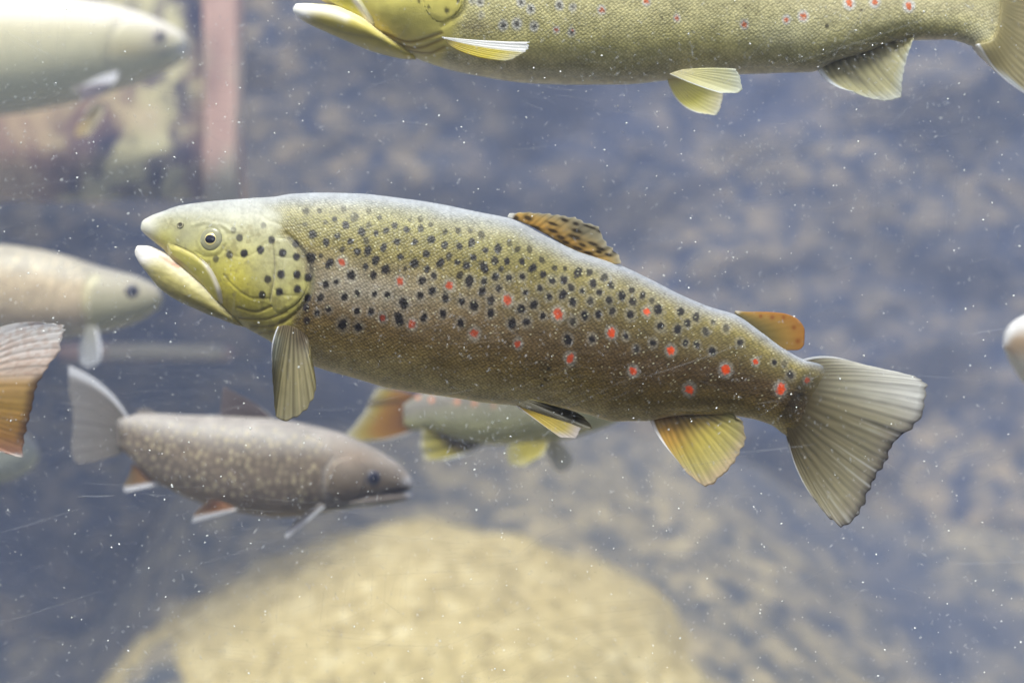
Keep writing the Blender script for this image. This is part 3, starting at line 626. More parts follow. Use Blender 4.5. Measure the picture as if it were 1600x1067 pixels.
# ---- 2: the second brown trout, cut by the top of the frame
ST2 = [(470,-28,471,-22,4), (474,-40,480,-12,11), (490,-58,500,0,22), (520,-80,528,16,36), (560,-104,562,38,50), (600,-124,602,66,62), (640,-138,645,88,70), (690,-152,695,106,78), (750,-164,752,119,85),
       (820,-170,822,129,90), (900,-166,900,132,90), (980,-154,975,131,86), (1060,-136,1052,124,80), (1140,-112,1135,117,72), (1210,-88,1205,114,63), (1275,-64,1270,112,55), (1300,-56,1300,99,52), (1350,-44,1350,83,45),
       (1420,-32,1415,63,36), (1480,-28,1478,62,26), (1530,-28,1528,76,17), (1560,-26,1556,88,10), (1590,-6,1588,62,4), (1604,10,1602,40,2)]
sp2 = [(640+x/6.154, y/6.154, r, s) for x, y, r, s in [(97,15,2.8,.8), (187,75,2.8,.8), (360,103,4.6,.9), (470,10,4,.9), (600,10,3,.6), (675,20,4,.8), (1070,25,4,.9), (1165,90,4,.9), (690,145,3,.45), (900,247,4.2,.95), (1030,232,4.6,.95), (1197,257,4,.95), (1440,55,4,.9), (1570,75,3.4,.8), (1557,315,3.6,.9)]]
sp2 += [(r_, g_, 4.2, .9) for r_, g_ in [(780,-20), (815,-45), (850,-20), (890,-30), (930,-50), (970,-25), (1010,-48), (740,-30), (700,-10), (1060,-20), (1100,-40), (1150,-30)]]
sm2 = [(860+695/4, 113/4, 2, .8), (860+1220/4, 50/4, 2, .8), (1200+582/4, 65/4, 2.5, .8), (1200+368/4, 163/4, 3.6, .9), (1182, 23, 2, .8)]
rd2 = [(640+1412/6.154, 292/6.154, 3), (940,16,4), (1010,2,4), (1058,29,3.4), (1163,39,4), (1229,31,4), (1255,26,5), (1327,5,5.5), (1367,4,5), (1420,9.5,5.5), (895,48,2)]
f = Fish('brown_trout', 'yellow cheeked brown trout cut off by the top of the frame, pale ringed red spots', .03, ST2, 620, 260)
px, py = f.px, f.py
h = np.zeros(px.shape)
for pts, wd, dep in [([(700,-60),(722,-30),(727,-5),(722,20),(705,33),(690,42)], 3, -.0006), ([(600,52),(640,66),(690,52)], 2, -.0008), ([(610,64),(650,76),(692,62)], 2, -.0007), ([(640,80),(668,84),(695,74)], 2, -.0007)]:
    h += dep*stripe(px, py, pts, wd)
h += .003*blob(px, py, 630, 10, 45, 40)+.0008*(fbm(px*.016, py*.03, 0, 47, 3)-.5)
f.emboss(h)
v2 = np.broadcast_to(f.v[None], px.shape)
n1 = fbm(px*.02, py*.03, 0, 22, 4)-.5; n2 = fbm(px*.2, py*.2, 0, 25, 3)-.5
c = ramp(np.clip(v2+.07*n1, 0, 1), [(0, (.25,.24,.2)), (.25, (.25,.235,.13)), (.5, (.30,.28,.17)), (.64, (.36,.34,.18)), (.74, (.37,.345,.15)), (.83, (.30,.27,.14)), (.92, (.42,.39,.27)), (1, (.5,.47,.34))])*(1+.45*n2)[..., None]*np.array([1.55, 1.48, 1.42])
c = mixc(c, (.52,.49,.30), .7*blob(px, py, 1225, 55, 60, 26)); c = mixc(c, (.55,.52,.38), .6*blob(px, py, 1530, 55, 26, 14)); c = mixc(c, (.22,.17,.12), .5*blob(px, py, 745, 42, 26, 14))
hd = 1-sstep(-10, 10, px-np.interp(py, [-60,-30,0,20,40,70,95], [705,722,727,724,712,705,690]))
hc = ramp(v2, [(0, (.40,.38,.30)), (.3, (.45,.42,.16)), (.55, (.66,.58,.15)), (.72, (.62,.54,.15)), (.84, (.64,.52,.16)), (1, (.70,.63,.36))])*(1+.4*(fbm(px*.06, py*.06, 0, 8, 4)-.5)[..., None])
c = mixc(c, hc, hd)
c = mixc(c, (.06,.06,.05), .6*stripe(px, py, [(722,-20),(727,0),(722,18),(708,30)], 3.2))
for pts in ([(600,52),(640,66),(690,52)], [(610,64),(650,76),(692,62)], [(640,80),(668,84),(695,74)]): c = mixc(c, (.28,.18,.04), .8*stripe(px, py, pts, 2.6))
c = mixc(c, (.62,.60,.58), .85*f.spot([(x, y, r*2.1, s) for x, y, r, s in sp2 if x > 735]+[(x, y, r*2.0, 1) for x, y, r in rd2], .15, 5))
c = mixc(c, (.025,.02,.02), .9*f.spot(sp2+sm2, .3, 1)); c = mixc(c, (.62,.12,.02), .9*f.spot([(x, y, r, 1) for x, y, r in rd2], .5, 3))
al = (1-hd)*(1-.6*sstep(.85, .97, v2)); f.body(c, al, M_SKIN2, sstep(1545, 1592, px+40*(fbm(px*.05, py*.16, 0, 62, 3)-.5)))
f.patch('gill_cover', [(690,-70),(712,-50),(722,-20),(722,8),(712,24),(690,36),(668,20),(660,-20),(668,-55)], .00045, M_SKIN, 9.0)
def lip2(c, x, y, sd):
    c = ramp(sd, [(-1, (.5,.45,.2)), (3, (.62,.58,.22)), (9, (.60,.55,.10))]); return mixc(c, (.74,.68,.62), .95*stripe(x, y, [(556,0),(570,18),(582,36)], 4))
f.patch('upper_jaw_plate', [(496,-18),(520,-22),(545,-16),(562,-2),(576,18),(586,38),(582,44),(564,38),(545,24),(524,8),(506,-4)], .002, M_SKIN, 4.0, paint=lip2)
def jp2(g):
    c = jawcol(g, 0)*np.array([1.3, 1.25, .85]); c = mixc(c, (.84,.82,.78), np.clip(1.4*blob(g.px, g.py, 466, 15, 22, 16), 0, 1)); c = mixc(c, (.78,.74,.62), .8*stripe(g.px, g.py, [(470,12),(510,18),(540,28)], 7))
    return mixc(c, (.26,.22,.10), .5*stripe(g.px, g.py, [(490,34),(540,52),(600,62)], 3))
lower_jaw(f, [(458,13,459,20,3), (464,7,466,27,11), (478,7,482,37,20), (500,9,505,47,30), (525,12,530,58,40), (550,22,560,70,48), (572,34,582,78,52), (594,52,604,84,45), (616,66,628,90,32), (640,80,650,93,12)], jp2)
f.eye(575, -48, 20, .46, .58)
def c_pect2(U, R, X, Y, fine):
    c = ramp(R, [(0, (.5,.42,.2)), (.2, (.62,.50,.08)), (.7, (.66,.56,.07)), (.9, (.62,.56,.25)), (1, (.6,.56,.4))])*(.7+.4*fine)[..., None]
    return mixc(c, (.86,.86,.88), (1-sstep(.30, .40, U))*(1-0*R))
f.fin('pectoral_fin', [(690,58),(696,63),(700,70)], [(828,66),(826,76),(822,82),(812,88),(804,93),(792,97)], 9, c_pect2, rag=4, notch=4, seed=21, lift=lambda U, R: .040+.022*R, bulge=((0,2),(-8,4)), ridge=.001, thick=.0018, nv=50, clear=.0)
def c_pelv2(U, R, X, Y, fine):
    c = ramp(R, [(0, (.8,.74,.5)), (.2, (.86,.8,.36)), (.55, (.9,.85,.30)), (.9, (.86,.82,.58)), (1, (.88,.86,.78))])*(.85+.2*fine)[..., None]
    return edge_white(c, U, .06, (.88,.88,.88))
f.fin('pelvic_fin', [(1042,122),(1052,120),(1062,118)], [(1096,178),(1120,181),(1128,166),(1131,150),(1130,142)], 10, c_pelv2, rag=2, seed=23, lift=lambda U, R: .010*R, bulge=((-8,10),(0,4)), ridge=.0008)
def c_pelv2n(U, R, X, Y, fine):
    c = ramp(R, [(0, (.7,.64,.42)), (.3, (.78,.74,.42)), (.8, (.76,.75,.52)), (1, (.8,.82,.74))])*(.85+.2*fine)[..., None]
    return edge_white(c, U, .09, (.84,.84,.84))
f.fin('pelvic_fin', [(1046,116),(1056,112),(1066,109)], [(1126,146),(1150,146),(1160,138),(1158,122),(1150,108)], 10, c_pelv2n, rag=2, seed=24, lift=lambda U, R: .038+.010*R, bulge=((0,2),(0,-2)), ridge=.0008)
def c_anal2(U, R, X, Y, fine):
    c = ramp(R, [(0, (.20,.17,.10)), (.3, (.46,.42,.24)), (.75, (.62,.58,.36)), (.93, (.7,.7,.6)), (1, (.75,.76,.72))])*(.62+.5*fine)[..., None]
    c = mixc(c, (.12,.11,.08), .6*blob(X, Y, 1335, 122, 22, 7, .5)); return edge_white(c, U, .06, (.82,.84,.88))
f.fin('anal_fin', [(1272,100),(1308,86),(1368,68),(1426,52)], [(1330,142),(1362,156),(1390,159),(1408,153),(1411,128),(1416,95),(1428,61)], 13, c_anal2, rag=4, notch=4, seed=26, lift=lambda U, R: .012*R, bulge=((-6,8),(0,0)), ridge=.0009, thick=.0013)
def c_tail2(U, R, X, Y, fine):
    c = ramp(R, [(0, (.50,.44,.24)), (.2, (.52,.45,.25)), (1, (.6,.55,.42))]); rk = sstep(.05, .4, R); c = c*(1-rk+rk*(.6+.55*fine))[..., None]
    return edge_white(mixc(c, (.66,.7,.76), .8*sstep(.88, .93, U)*sstep(.2, .4, R)), 1-U, .04, (.85,.85,.9))
f.fin('tail_fin', [(1552,-24),(1560,5),(1556,40),(1544,66),(1522,72)], [(1700,-110),(1725,-40),(1722,20),(1725,90),(1700,195),(1660,170)], 20, c_tail2, rag=5, seed=28, nv=50, bulge=((0,20),(-8,14)), ridge=.0005, thick=.0016, swell=.006)
f.fin('dorsal_fin', [(880,-168),(940,-160),(1010,-146)], [(960,-240),(1010,-225),(1040,-150)], 12, c_dorsal, rag=4, seed=29)

# ---- shared look of the chars
def char_pigment(f, back, flank, belly, dots, dcol, seed, dens=1.0, lo=.22, hi=.72, head=None):
    v = np.broadcast_to(f.v[None], f.px.shape); n1 = fbm(f.px*.03, f.py*.04, 0, seed, 4)-.5
    c = ramp(np.clip(v+.06*n1, 0, 1), [(0, back), (.26, back), (.42, flank), (.68, flank), (.86, belly), (1, belly)])*(1+.4*n1)[..., None]
    if dots:
        r_ = np.random.default_rng(seed); pts = []
        half = f.na//2
        for _ in range(int(dots*6)):
            if len(pts) >= dots: break
            i, j = r_.integers(int(f.ns*.2), int(f.ns*.95)), r_.integers(int(half*lo), int(half*hi)); x, y = f.px[i, j], f.py[i, j]
            if all((x-p[0])**2+(y-p[1])**2 > 9**2 for p in pts): pts.append((x, y, r_.uniform(2.1, 4.2), r_.uniform(.4, 1)))
        c = mixc(c, dcol, .85*f.spot(pts, .25, seed))
    return c
def c_plain(root, mid, tip, edge, w=.09, lead=True):
    def g(U, R, X, Y, fine):
        c = ramp(R, [(0, root), (.5, mid), (1, tip)])*(.7+.4*fine)[..., None]
        return edge_white(c, U if lead else 1-U, w, edge)
    return g

# ---- 3: brown char low on the left, swimming right
ST3 = [(645,754,645,758,4), (641,745,642,764,10), (627,729,628,769,17), (600,709,602,779,27), (565,690,568,790,36), (525,674,530,797,43), (480,663,482,805,48), (430,654,432,808,50), (380,651,382,802,48), (330,649,335,792,43), (285,648,290,776,36), (245,646,252,757,28), (218,646,222,735,21), (200,651,202,712,15), (185,654,186,700,11), (172,660,172,694,5)]
f = Fish('brook_char', 'greyish brown char with pale yellow dots low on the left, facing right', .28, ST3, 300, 150)
px, py = f.px, f.py
h = -.0010*stripe(px, py, [(520,715),(507,738),(506,760),(514,785)], 4)+.0016*blob(px, py, 540, 750, 26, 26)-.0012*stripe(px, py, [(645,763),(622,766),(604,770)], 2.0)
f.emboss(h); c = char_pigment(f, (.30,.27,.25), (.15,.115,.09), (.28,.20,.10), 260, (.46,.39,.25), 51)
hd = sstep(480, 545, px); hc = ramp(np.broadcast_to(f.v[None], px.shape), [(0, (.30,.27,.25)), (.3, (.26,.215,.185)), (.6, (.15,.115,.085)), (.85, (.13,.105,.075)), (1, (.5,.48,.36))]); c = mixc(c, hc*(1+.6*(fbm(px*.05, py*.05, 0, 3, 3)-.5))[..., None], hd)
c = mixc(c, (.30,.27,.25), .6*stripe(px, py, [(520,715),(507,738),(506,760),(512,780)], 4)); c = mixc(c, (.26,.19,.14), .6*blob(px, py, 555, 715, 26, 14)); c = mixc(c, (.05,.045,.05), .8*stripe(px, py, [(640,764),(620,766),(604,768)], 2.4)); c = mixc(c, (.5,.5,.55), .7*blob(px, py, 640, 752, 12, 7)); c = mixc(c, (.05,.045,.05), .7*blob(px, py, 615, 776, 22, 5))
f.body(c, (1-hd)*.7, M_CHAR, 1-sstep(176, 198, px))
def jp3(g): return mixc(ramp(np.broadcast_to(g.v[None], g.px.shape), [(0, (.12,.10,.09)), (.45, (.11,.09,.08)), (.7, (.2,.18,.13)), (1, (.5,.48,.36))]), (.5,.5,.56), .8*blob(g.px, g.py, 642, 773, 8, 6))
lower_jaw(f, [(643,772,643,777,4), (636,770,636,781,12), (622,770,622,784,19), (600,770,602,787,26), (570,772,572,790,33), (545,774,548,791,30)], jp3)
f.patch('gill_cover', [(556,712),(530,718),(514,736),(510,758),(520,780),(545,786),(566,770),(572,740)], .0012, M_CHAR, 3.0)
DARK_EYE = (plain('dark_eye_tissue', (.10, .09, .10), .3), plain('dark_iris', (.035, .035, .06), .3))
f.eye(584, 746, 12, .5, .72, DARK_EYE)
PB = (.80, .80, .84)
f.fin('tail_fin', [(204,657),(198,666),(196,680),(203,698)], [(107,571),(106,605),(112,640),(114,672),(110,700),(120,726),(146,716)], 15, c_plain((.26,.23,.2), (.36,.33,.31), (.42,.40,.40), PB, .10), rag=3, seed=31, bulge=((8,-10),(4,6)), nv=30)
f.fin('dorsal_fin', [(428,654),(395,652),(350,650)], [(405,634),(375,617),(350,604),(346,625),(344,648)], 10, c_plain((.16,.13,.13), (.20,.16,.17), (.26,.22,.23), (.5,.48,.48), .05), rag=1, seed=32, nv=30)
f.fin('adipose_fin', [(248,647),(232,647),(222,648)], [(240,641),(226,638),(213,641),(214,646)], 5, c_plain((.3,.28,.25), (.36,.32,.3), (.42,.38,.36), PB, .0), rag=0, ridge=0, thick=.003, nv=14)
f.fin('anal_fin', [(252,757),(236,748),(215,730)], [(195,770),(192,764),(202,740),(206,724)], 9, c_plain((.36,.22,.12), (.44,.26,.12), (.50,.38,.22), PB, .28), rag=1, seed=33, nv=30, lift=lambda U, R: .01*R)
f.fin('pelvic_fin', [(372,796),(366,793),(352,786)], [(300,817),(302,806),(316,790),(330,780)], 9, c_plain((.46,.24,.12), (.55,.28,.13), (.5,.36,.24), PB, .28), rag=1, seed=34, nv=30, lift=lambda U, R: .022+.012*R)
f.fin('pectoral_fin', [(508,792),(505,789),(500,786)], [(447,842),(446,836),(450,828),(462,812)], 9, c_plain((.4,.36,.34), (.36,.32,.3), (.4,.38,.38), PB, .45), rag=1, seed=35, nv=30, lift=lambda U, R: .036+.02*R)

# ---- 4: pale char at the left edge, facing right
ST4 = [(254,464,254,469,4), (250,453,250,478,11), (238,443,238,489,20), (215,432,216,502,30), (185,424,186,513,39), (150,415,152,521,46), (110,402,112,527,52), (60,390,62,531,56), (0,382,0,532,58), (-70,378,-70,530,56), (-150,382,-150,522,50), (-230,392,-230,508,40), (-310,406,-310,490,28), (-370,416,-370,476,18), (-400,424,-400,468,7)]
f = Fish('lake_char', 'blurred pale buff char at the left edge, snout under the big trout\'s jaw', .46, ST4, 200, 110)
px, py = f.px, f.py
f.emboss(-.001*stripe(px, py, [(150,425),(132,450),(130,480),(142,510)], 5)); c = char_pigment(f, (.40,.36,.29), (.46,.36,.24), (.50,.46,.34), 200, (.76,.62,.40), 61, lo=.2, hi=.6)
hd = sstep(125, 150, px); c = mixc(c, ramp(np.broadcast_to(f.v[None], px.shape), [(0, (.32,.30,.28)), (.4, (.38,.34,.24)), (.7, (.36,.34,.20)), (1, (.45,.44,.3))]), hd); c = mixc(c, (.58,.54,.30), .5*stripe(px, py, [(148,435),(134,455),(133,480),(143,505)], 7))
f.body(c, (1-hd)*.6, M_CHAR); f.eye(206, 455, 11, .5, .72, DARK_EYE)
f.fin('pectoral_fin', [(152,512),(145,510),(136,508)], [(160,545),(156,565),(140,575),(126,570),(122,545)], 9, c_plain((.5,.48,.4), (.5,.5,.5), (.55,.56,.6), PB, .3), rag=1, seed=41, nv=24, lift=lambda U, R: .035+.01*R)
f.fin('tail_fin', [(-385,420),(-392,446),(-385,472)], [(-480,370),(-460,446),(-480,520)], 14, c_plain((.3,.27,.2), (.4,.36,.3), (.45,.4,.36), PB), seed=42, nv=24)

# ---- 5: a trout leaving the frame on the left: only its tail shows
ST5 = [(-760,560,-760,566,4), (-740,530,-740,596,22), (-690,496,-690,640,46), (-600,462,-600,680,66), (-480,450,-480,704,74), (-360,466,-360,700,68), (-250,500,-250,680,52), (-160,540,-160,660,36), (-110,556,-110,652,26), (-75,560,-75,655,16), (-50,575,-50,640,6)]
f = Fish('rust_trout', 'trout leaving the frame at the left, only its white and rusty orange tail showing', .05, ST5, 160, 100)
c = toplit_trout_pigment(f); f.body(c, np.ones(f.px.shape)*.8, M_SKIN)
def c_tail5(U, R, X, Y, fine):
    k = (Y-505)/207.; c = ramp(k, [(0, (.92,.90,.90)), (.22, (.90,.82,.78)), (.38, (.78,.64,.54)), (.46, (.62,.42,.18)), (.62, (.50,.32,.09)), (.85, (.46,.25,.08)), (.97, (.5,.28,.2)), (1, (.8,.72,.7))])
    c = mixc(c, (.10,.05,.04), .8*sstep(.85, .99, R)*sstep(.35, .42, k)*(1-sstep(.85, .95, k)))
    c = mixc(c, (.58,.38,.28), .35*(vnoise(X*.18, Y*.22, 0, 5) > .55)*(k < .4))
    return edge_white(c*(.62+.5*fine)[..., None], 1-U, .03, (.85,.8,.8))
f.fin('tail_fin', [(-70,560),(-48,580),(-46,625),(-68,655)], [(60,503),(112,512),(96,546),(74,580),(57,612),(46,650),(38,690),(33,714),(5,706)], 17, c_tail5, rag=6, notch=14, seed=51, nv=50, bulge=((-6,-16),(-8,10)), ridge=.0012, thick=.0016, lift=lambda U, R: .01*R)

# ---- 6: greenish nose low at the left edge
ST6 = [(60,706,60,711,5), (56,694,56,722,14), (44,680,44,736,26), (20,664,22,748,38), (-20,648,-18,758,50), (-80,634,-78,764,58), (-160,630,-158,762,60), (-250,640,-250,748,52), (-340,660,-340,726,34), (-400,676,-400,712,16), (-420,688,-420,700,6)]
f = Fish('greenish_char', 'blurred greenish grey fish nose poking from behind the rusty tail', .55, ST6, 150, 90)
c = char_pigment(f, (.36,.36,.33), (.40,.41,.33), (.44,.46,.34), 0, None, 71); f.body(c, np.ones(f.px.shape)*.4, M_CHAR); f.eye(14, 690, 11, .6, .85, DARK_EYE)
f.fin('tail_fin', [(-412,682),(-418,694),(-412,706)], [(-480,640),(-465,694),(-480,750)], 12, c_plain((.3,.3,.2), (.4,.38,.3), (.45,.42,.36), PB), seed=61, nv=20)

# ---- 7: yellow finned trout behind the big trout's belly, swimming right
ST7 = [(1035,590,1035,596,5), (1028,572,1028,612,16), (1005,554,1006,632,30), (970,542,972,655,42), (925,538,930,673,50), (880,540,880,686,52), (830,550,830,693,50), (780,566,780,695,45), (735,584,735,690,37), (695,600,697,680,28), (665,612,668,672,20), (648,620,650,672,14), (630,632,632,664,6)]
f = Fish('striped_trout', 'blurred trout behind the big trout\'s belly, orange tail and yellow fins below', .40, ST7, 220, 110)
px, py = f.px, f.py; v2 = np.broadcast_to(f.v[None], px.shape)
c = ramp(np.clip(v2+.08*(fbm(px*.03, py*.04, 0, 81, 3)-.5), 0, 1), [(0, (.2,.2,.16)), (.4, (.2,.18,.16)), (.6, (.30,.29,.19)), (.78, (.50,.47,.20)), (1, (.56,.53,.28))])
c = mixc(c, (.72,.26,.12), .6*f.spot([(653,620,5,.9), (674,624,5,1), (714,628,5,1), (741,630,5,1), (772,634,4,.7)], .2, 9)); f.body(c, np.ones(px.shape)*.5, M_SKIN2)
f.eye(1000, 590, 10, .46, .6)
def c_tail7(U, R, X, Y, fine):
    c = ramp(R, [(0, (.16,.09,.05)), (.2, (.42,.20,.05)), (.5, (.58,.32,.07)), (.75, (.62,.50,.14)), (.9, (.7,.64,.4)), (1, (.8,.78,.7))]); c = mixc(c, (.12,.07,.04), .7*np.exp(-((U-.22)/.05)**2)*(R > .2)); return edge_white(c*(.75+.3*fine)[..., None], 1-U, .08, (.8,.8,.78))
f.fin('tail_fin', [(655,618),(640,630),(638,650),(655,672)], [(588,606),(578,622),(570,640),(556,660),(540,682),(548,690),(575,687)], 13, c_tail7, rag=3, seed=71, nv=30, bulge=((0,-2),(-4,6)))
def c_anal7(U, R, X, Y, fine):
    c = ramp(R, [(0, (.15,.12,.06)), (.3, (.26,.2,.09)), (.55, (.55,.48,.10)), (.85, (.68,.62,.24)), (1, (.82,.8,.74))]); s = .5-.5*np.cos(U*2*math.pi*4); c = c*(.55+.55*s)[..., None]; return edge_white(c, U, .14, (.82,.84,.86))
f.fin('anal_fin', [(768,690),(742,688),(712,682),(690,674)], [(690,718),(664,720),(657,705),(656,682),(660,662)], 8, c_anal7, rag=2, seed=72, nv=30, bulge=((0,6),(0,0)), lift=lambda U, R: .006*R)
f.fin('pelvic_fin', [(856,686),(848,690),(838,690)], [(838,715),(815,728),(797,726),(791,708),(795,695)], 9, c_plain((.6,.52,.14), (.72,.64,.16), (.74,.70,.45), (.8,.8,.72), .08), rag=1, seed=73, nv=30, lift=lambda U, R: .018+.008*R, bulge=((4,6),(0,0)))
f.fin('pelvic_fin', [(868,684),(860,686),(852,686)], [(898,712),(890,730),(876,737),(860,722),(850,704)], 9, c_plain((.75,.72,.55), (.78,.76,.66), (.85,.84,.78), (.9,.9,.88), .08), rag=1, seed=74, nv=30, lift=lambda U, R: -.012-.008*R)

# ---- 8: nose entering at the right edge
ST8 = [(1569,538,1569,544,4), (1571,522,1573,552,12), (1580,506,1584,572,24), (1602,492,1604,600,40), (1640,478,1642,632,56), (1700,464,1700,650,66), (1780,458,1780,656,70), (1880,468,1880,644,62), (1980,494,1980,620,44), (2060,520,2060,596,26), (2100,540,2100,580,8)]
f = Fish('tan_trout', 'tan fish nose just entering the frame at the right edge', .22, ST8, 150, 90)
c = char_pigment(f, (.55,.52,.5), (.36,.25,.15), (.60,.56,.44), 0, None, 91, head=1); c = mixc(c, (.72,.70,.68), .8*stripe(f.px, f.py, [(1570,532),(1582,505),(1610,490),(1650,476)], 8)); c = mixc(c, (.62,.60,.50), .7*blob(f.px, f.py, 1594, 570, 16, 16))  # first pale stripe paints a top-lit rim along the upper outline
f.body(c, np.zeros(f.px.shape), M_CHAR); f.eye(1618, 530, 11, .5, .7)
f.fin('pectoral_fin', [(1660,615),(1668,622),(1676,626)], [(1640,660),(1660,690),(1690,680)], 9, c_plain((.5,.45,.3), (.6,.5,.25), (.6,.55,.4), PB), seed=81, nv=24, lift=lambda U, R: .035+.01*R)
f.fin('tail_fin', [(2085,530),(2095,560),(2085,585)], [(2180,470),(2160,560),(2180,640)], 12, c_plain((.3,.3,.2), (.4,.38,.3), (.45,.42,.36), PB), seed=82, nv=20)

# ---- 9: big pale fish in the upper left
ST9 = [(294,70,294,77,6), (290,58,291,86,16), (276,46,280,98,26), (250,33,255,112,38), (205,17,212,130,52), (150,4,156,148,62), (80,-4,84,166,70), (0,-8,0,180,75), (-100,-6,-100,186,76), (-210,4,-210,178,70), (-320,24,-320,158,56), (-420,46,-420,134,38), (-480,60,-480,118,24), (-510,76,-510,106,8)]
f = Fish('veiled_trout', 'big washed out pale fish in the upper left with a white edged fin', .74, ST9, 200, 120)
px, py = f.px, f.py; v2 = np.broadcast_to(f.v[None], px.shape)
c = ramp(np.clip(v2+.06*(fbm(px*.02, py*.03, 0, 95, 4)-.5), 0, 1), [(0, (.8,.78,.74)), (.26, (.72,.68,.58)), (.42, (.56,.52,.34)), (.75, (.50,.49,.30)), (1, (.56,.54,.36))]); c = mixc(c, (.46,.38,.18), .6*blob(px, py, 200, 78, 36, 16)); c = mixc(c, (.74,.73,.72), .85*blob(px, py, 288, 76, 12, 9)); c = mixc(c, (.2,.16,.15), .5*blob(px, py, 246, 66, 20, 20))  # milky veil of the water painted into the pale back and flank
f.emboss(-.0016*stripe(px, py, [(190,30),(170,60),(168,95),(185,125)], 5)-.002*stripe(px, py, [(292,74),(272,79),(252,86)], 3)); c = mixc(c, (.22,.2,.16), .6*stripe(px, py, [(292,74),(272,79),(252,86)], 3)+.4*stripe(px, py, [(190,30),(170,60),(168,95),(185,125)], 4)); f.body(c, np.ones(px.shape)*.3, M_CHAR); f.eye(250, 58, 11, .5, .75, (plain('pale_eye_tissue', (.42, .38, .32), .3), plain('dull_iris', (.16, .14, .14), .3)))
f.fin('pectoral_fin', [(112,146),(114,140),(120,130)], [(186,112),(184,122),(170,140),(150,152),(128,158)], 8, c_plain((.36,.3,.26), (.24,.2,.22), (.2,.18,.2), (.9,.9,.92), .34), rag=1, seed=91, nv=24, lift=lambda U, R: .055+.03*R, bulge=((0,-6),(0,0)))
f.fin('pectoral_fin', [(116,214),(120,200),(130,186)], [(140,212),(156,190),(164,170),(150,160),(136,172)], 8, c_plain((.66,.52,.26), (.7,.58,.3), (.8,.76,.6), (.9,.88,.78), .3, False), rag=1, seed=92, nv=24, lift=lambda U, R: .02+.02*R)
f.fin('tail_fin', [(-495,66),(-505,90),(-495,112)], [(-600,0),(-575,90),(-600,180)], 14, c_plain((.3,.3,.2), (.4,.38,.3), (.45,.42,.36), PB), seed=93, nv=20)

# ------------------------------------------------------------------ viewing pane with its scratches; drifting particles
def clear_pane():
    m, n = new_mat('clear_acrylic'); t = N(n, 'ShaderNodeBsdfTransparent'); t.inputs[0].default_value = (.965, .985, .985, 1)
    o = N(n, 'ShaderNodeOutputMaterial'); n.links.new(t.outputs[0], o.inputs[0]); return m
import bmesh
bm = bmesh.new(); bmesh.ops.create_cube(bm, size=1)
PY = -.118
V = np.array([q.co[:] for q in bm.verts])*np.array([3.4, .012, 2.4])+np.array([0, PY-.0062, .15]); F = np.array([[q.index for q in q_.verts] for q_ in bm.faces]); bm.free()
pane = build('viewing_pane', V, F, clear_pane(), smooth=False, loc=(0, PY, -1.05)); pane['kind'] = 'structure'
def scratch_mat():
    m, n = new_mat('scratched_acrylic'); d = N(n, 'ShaderNodeBsdfDiffuse'); d.inputs[0].default_value = (.85, .86, .9, 1); t = N(n, 'ShaderNodeBsdfTranslucent'); t.inputs[0].default_value = (.85, .86, .9, 1)
    a = N(n, 'ShaderNodeMixShader', i_0=.5); n.links.new(d.outputs[0], a.inputs[1]); n.links.new(t.outputs[0], a.inputs[2])
    at_ = N(n, 'ShaderNodeAttribute', attribute_name='pigment'); tr = N(n, 'ShaderNodeBsdfTransparent'); y = N(n, 'ShaderNodeMixShader')
    n.links.new(at_.outputs['Alpha'], y.inputs[0]); n.links.new(tr.outputs[0], y.inputs[1]); n.links.new(a.outputs[0], y.inputs[2])
    o = N(n, 'ShaderNodeOutputMaterial'); n.links.new(y.outputs[0], o.inputs[0]); return m
M_SCR = scratch_mat()
sr = np.random.default_rng(19)
Vs, Fs, As = [], [], []; base_n = 0
def hair(x, z, ang, L, wd, op, curve=0., seg=6):
    """one hairline groove on the inner face: a thin three sided sliver"""
    global base_n
    s = np.linspace(-.5, .5, seg+1); tx, tz = math.cos(ang), math.sin(ang)
    cx = x+s*L*tx-curve*L*(s*s)*tz; cz = z+s*L*tz+curve*L*(s*s)*tx
    ww = wd*np.sqrt(np.clip(1-(2*s)**2, .02, 1))
    y0 = PY+.0002
    ring = np.stack([np.stack([cx-tz*ww/2, np.full(seg+1, y0), cz+tx*ww/2], -1), np.stack([cx+tz*ww/2, np.full(seg+1, y0), cz-tx*ww/2], -1), np.stack([cx, y0+ww*.7, cz], -1)], 1)
    Vs.append(ring.reshape(-1, 3)); i = np.arange(seg)[:, None]*3; j = np.arange(3)[None]; j2 = (j+1) % 3
    Fs.append(np.stack([i+j, i+3+j, i+3+j2, i+j2], -1).reshape(-1, 4)+base_n); base_n += 3*(seg+1)
    As.append(np.full(3*(seg+1), op))
HW, HH = .375, .25
for _ in range(300):      # long single scratches, mostly near level
    hair(sr.uniform(-HW, HW), sr.uniform(-HH, HH), sr.normal(.08, .35), sr.lognormal(-3.6, .5), sr.uniform(.00010, .00018), sr.uniform(.05, .25), sr.normal(0, .25))
for a_, b_, c_, d_, o_ in [(1085,564,160,.0002,.5), (1200,703,150,.00022,.6), (60,955,250,.0002,.35), (1560,515,120,.0002,.5), (1450,588,180,.00018,.4), (240,760,260,.00018,.35), (1360,60,330,.0002,.35), (1440,105,220,.00018,.35), (1530,880,200,.0002,.4), (1330,48,120,.0002,.45), (60,815,180,.00018,.5), (150,775,60,.0003,.5), (350,870,200,.0002,.3), (200,1045,70,.00022,.5), (1180,860,70,.0002,.3), (45,70,90,.0003,.4)]:
    P = at(a_, b_, PY); an = {1085: .33, 1200: .10, 60: .30, 1560: .15, 1450: -.06, 240: -.03, 1360: .33, 1440: -.16, 1330: 1.0, 350: .3, 45: -.5}.get(a_, .02)
    hair(P[0], P[2], an, c_*.00045, d_, o_*.6, .05)
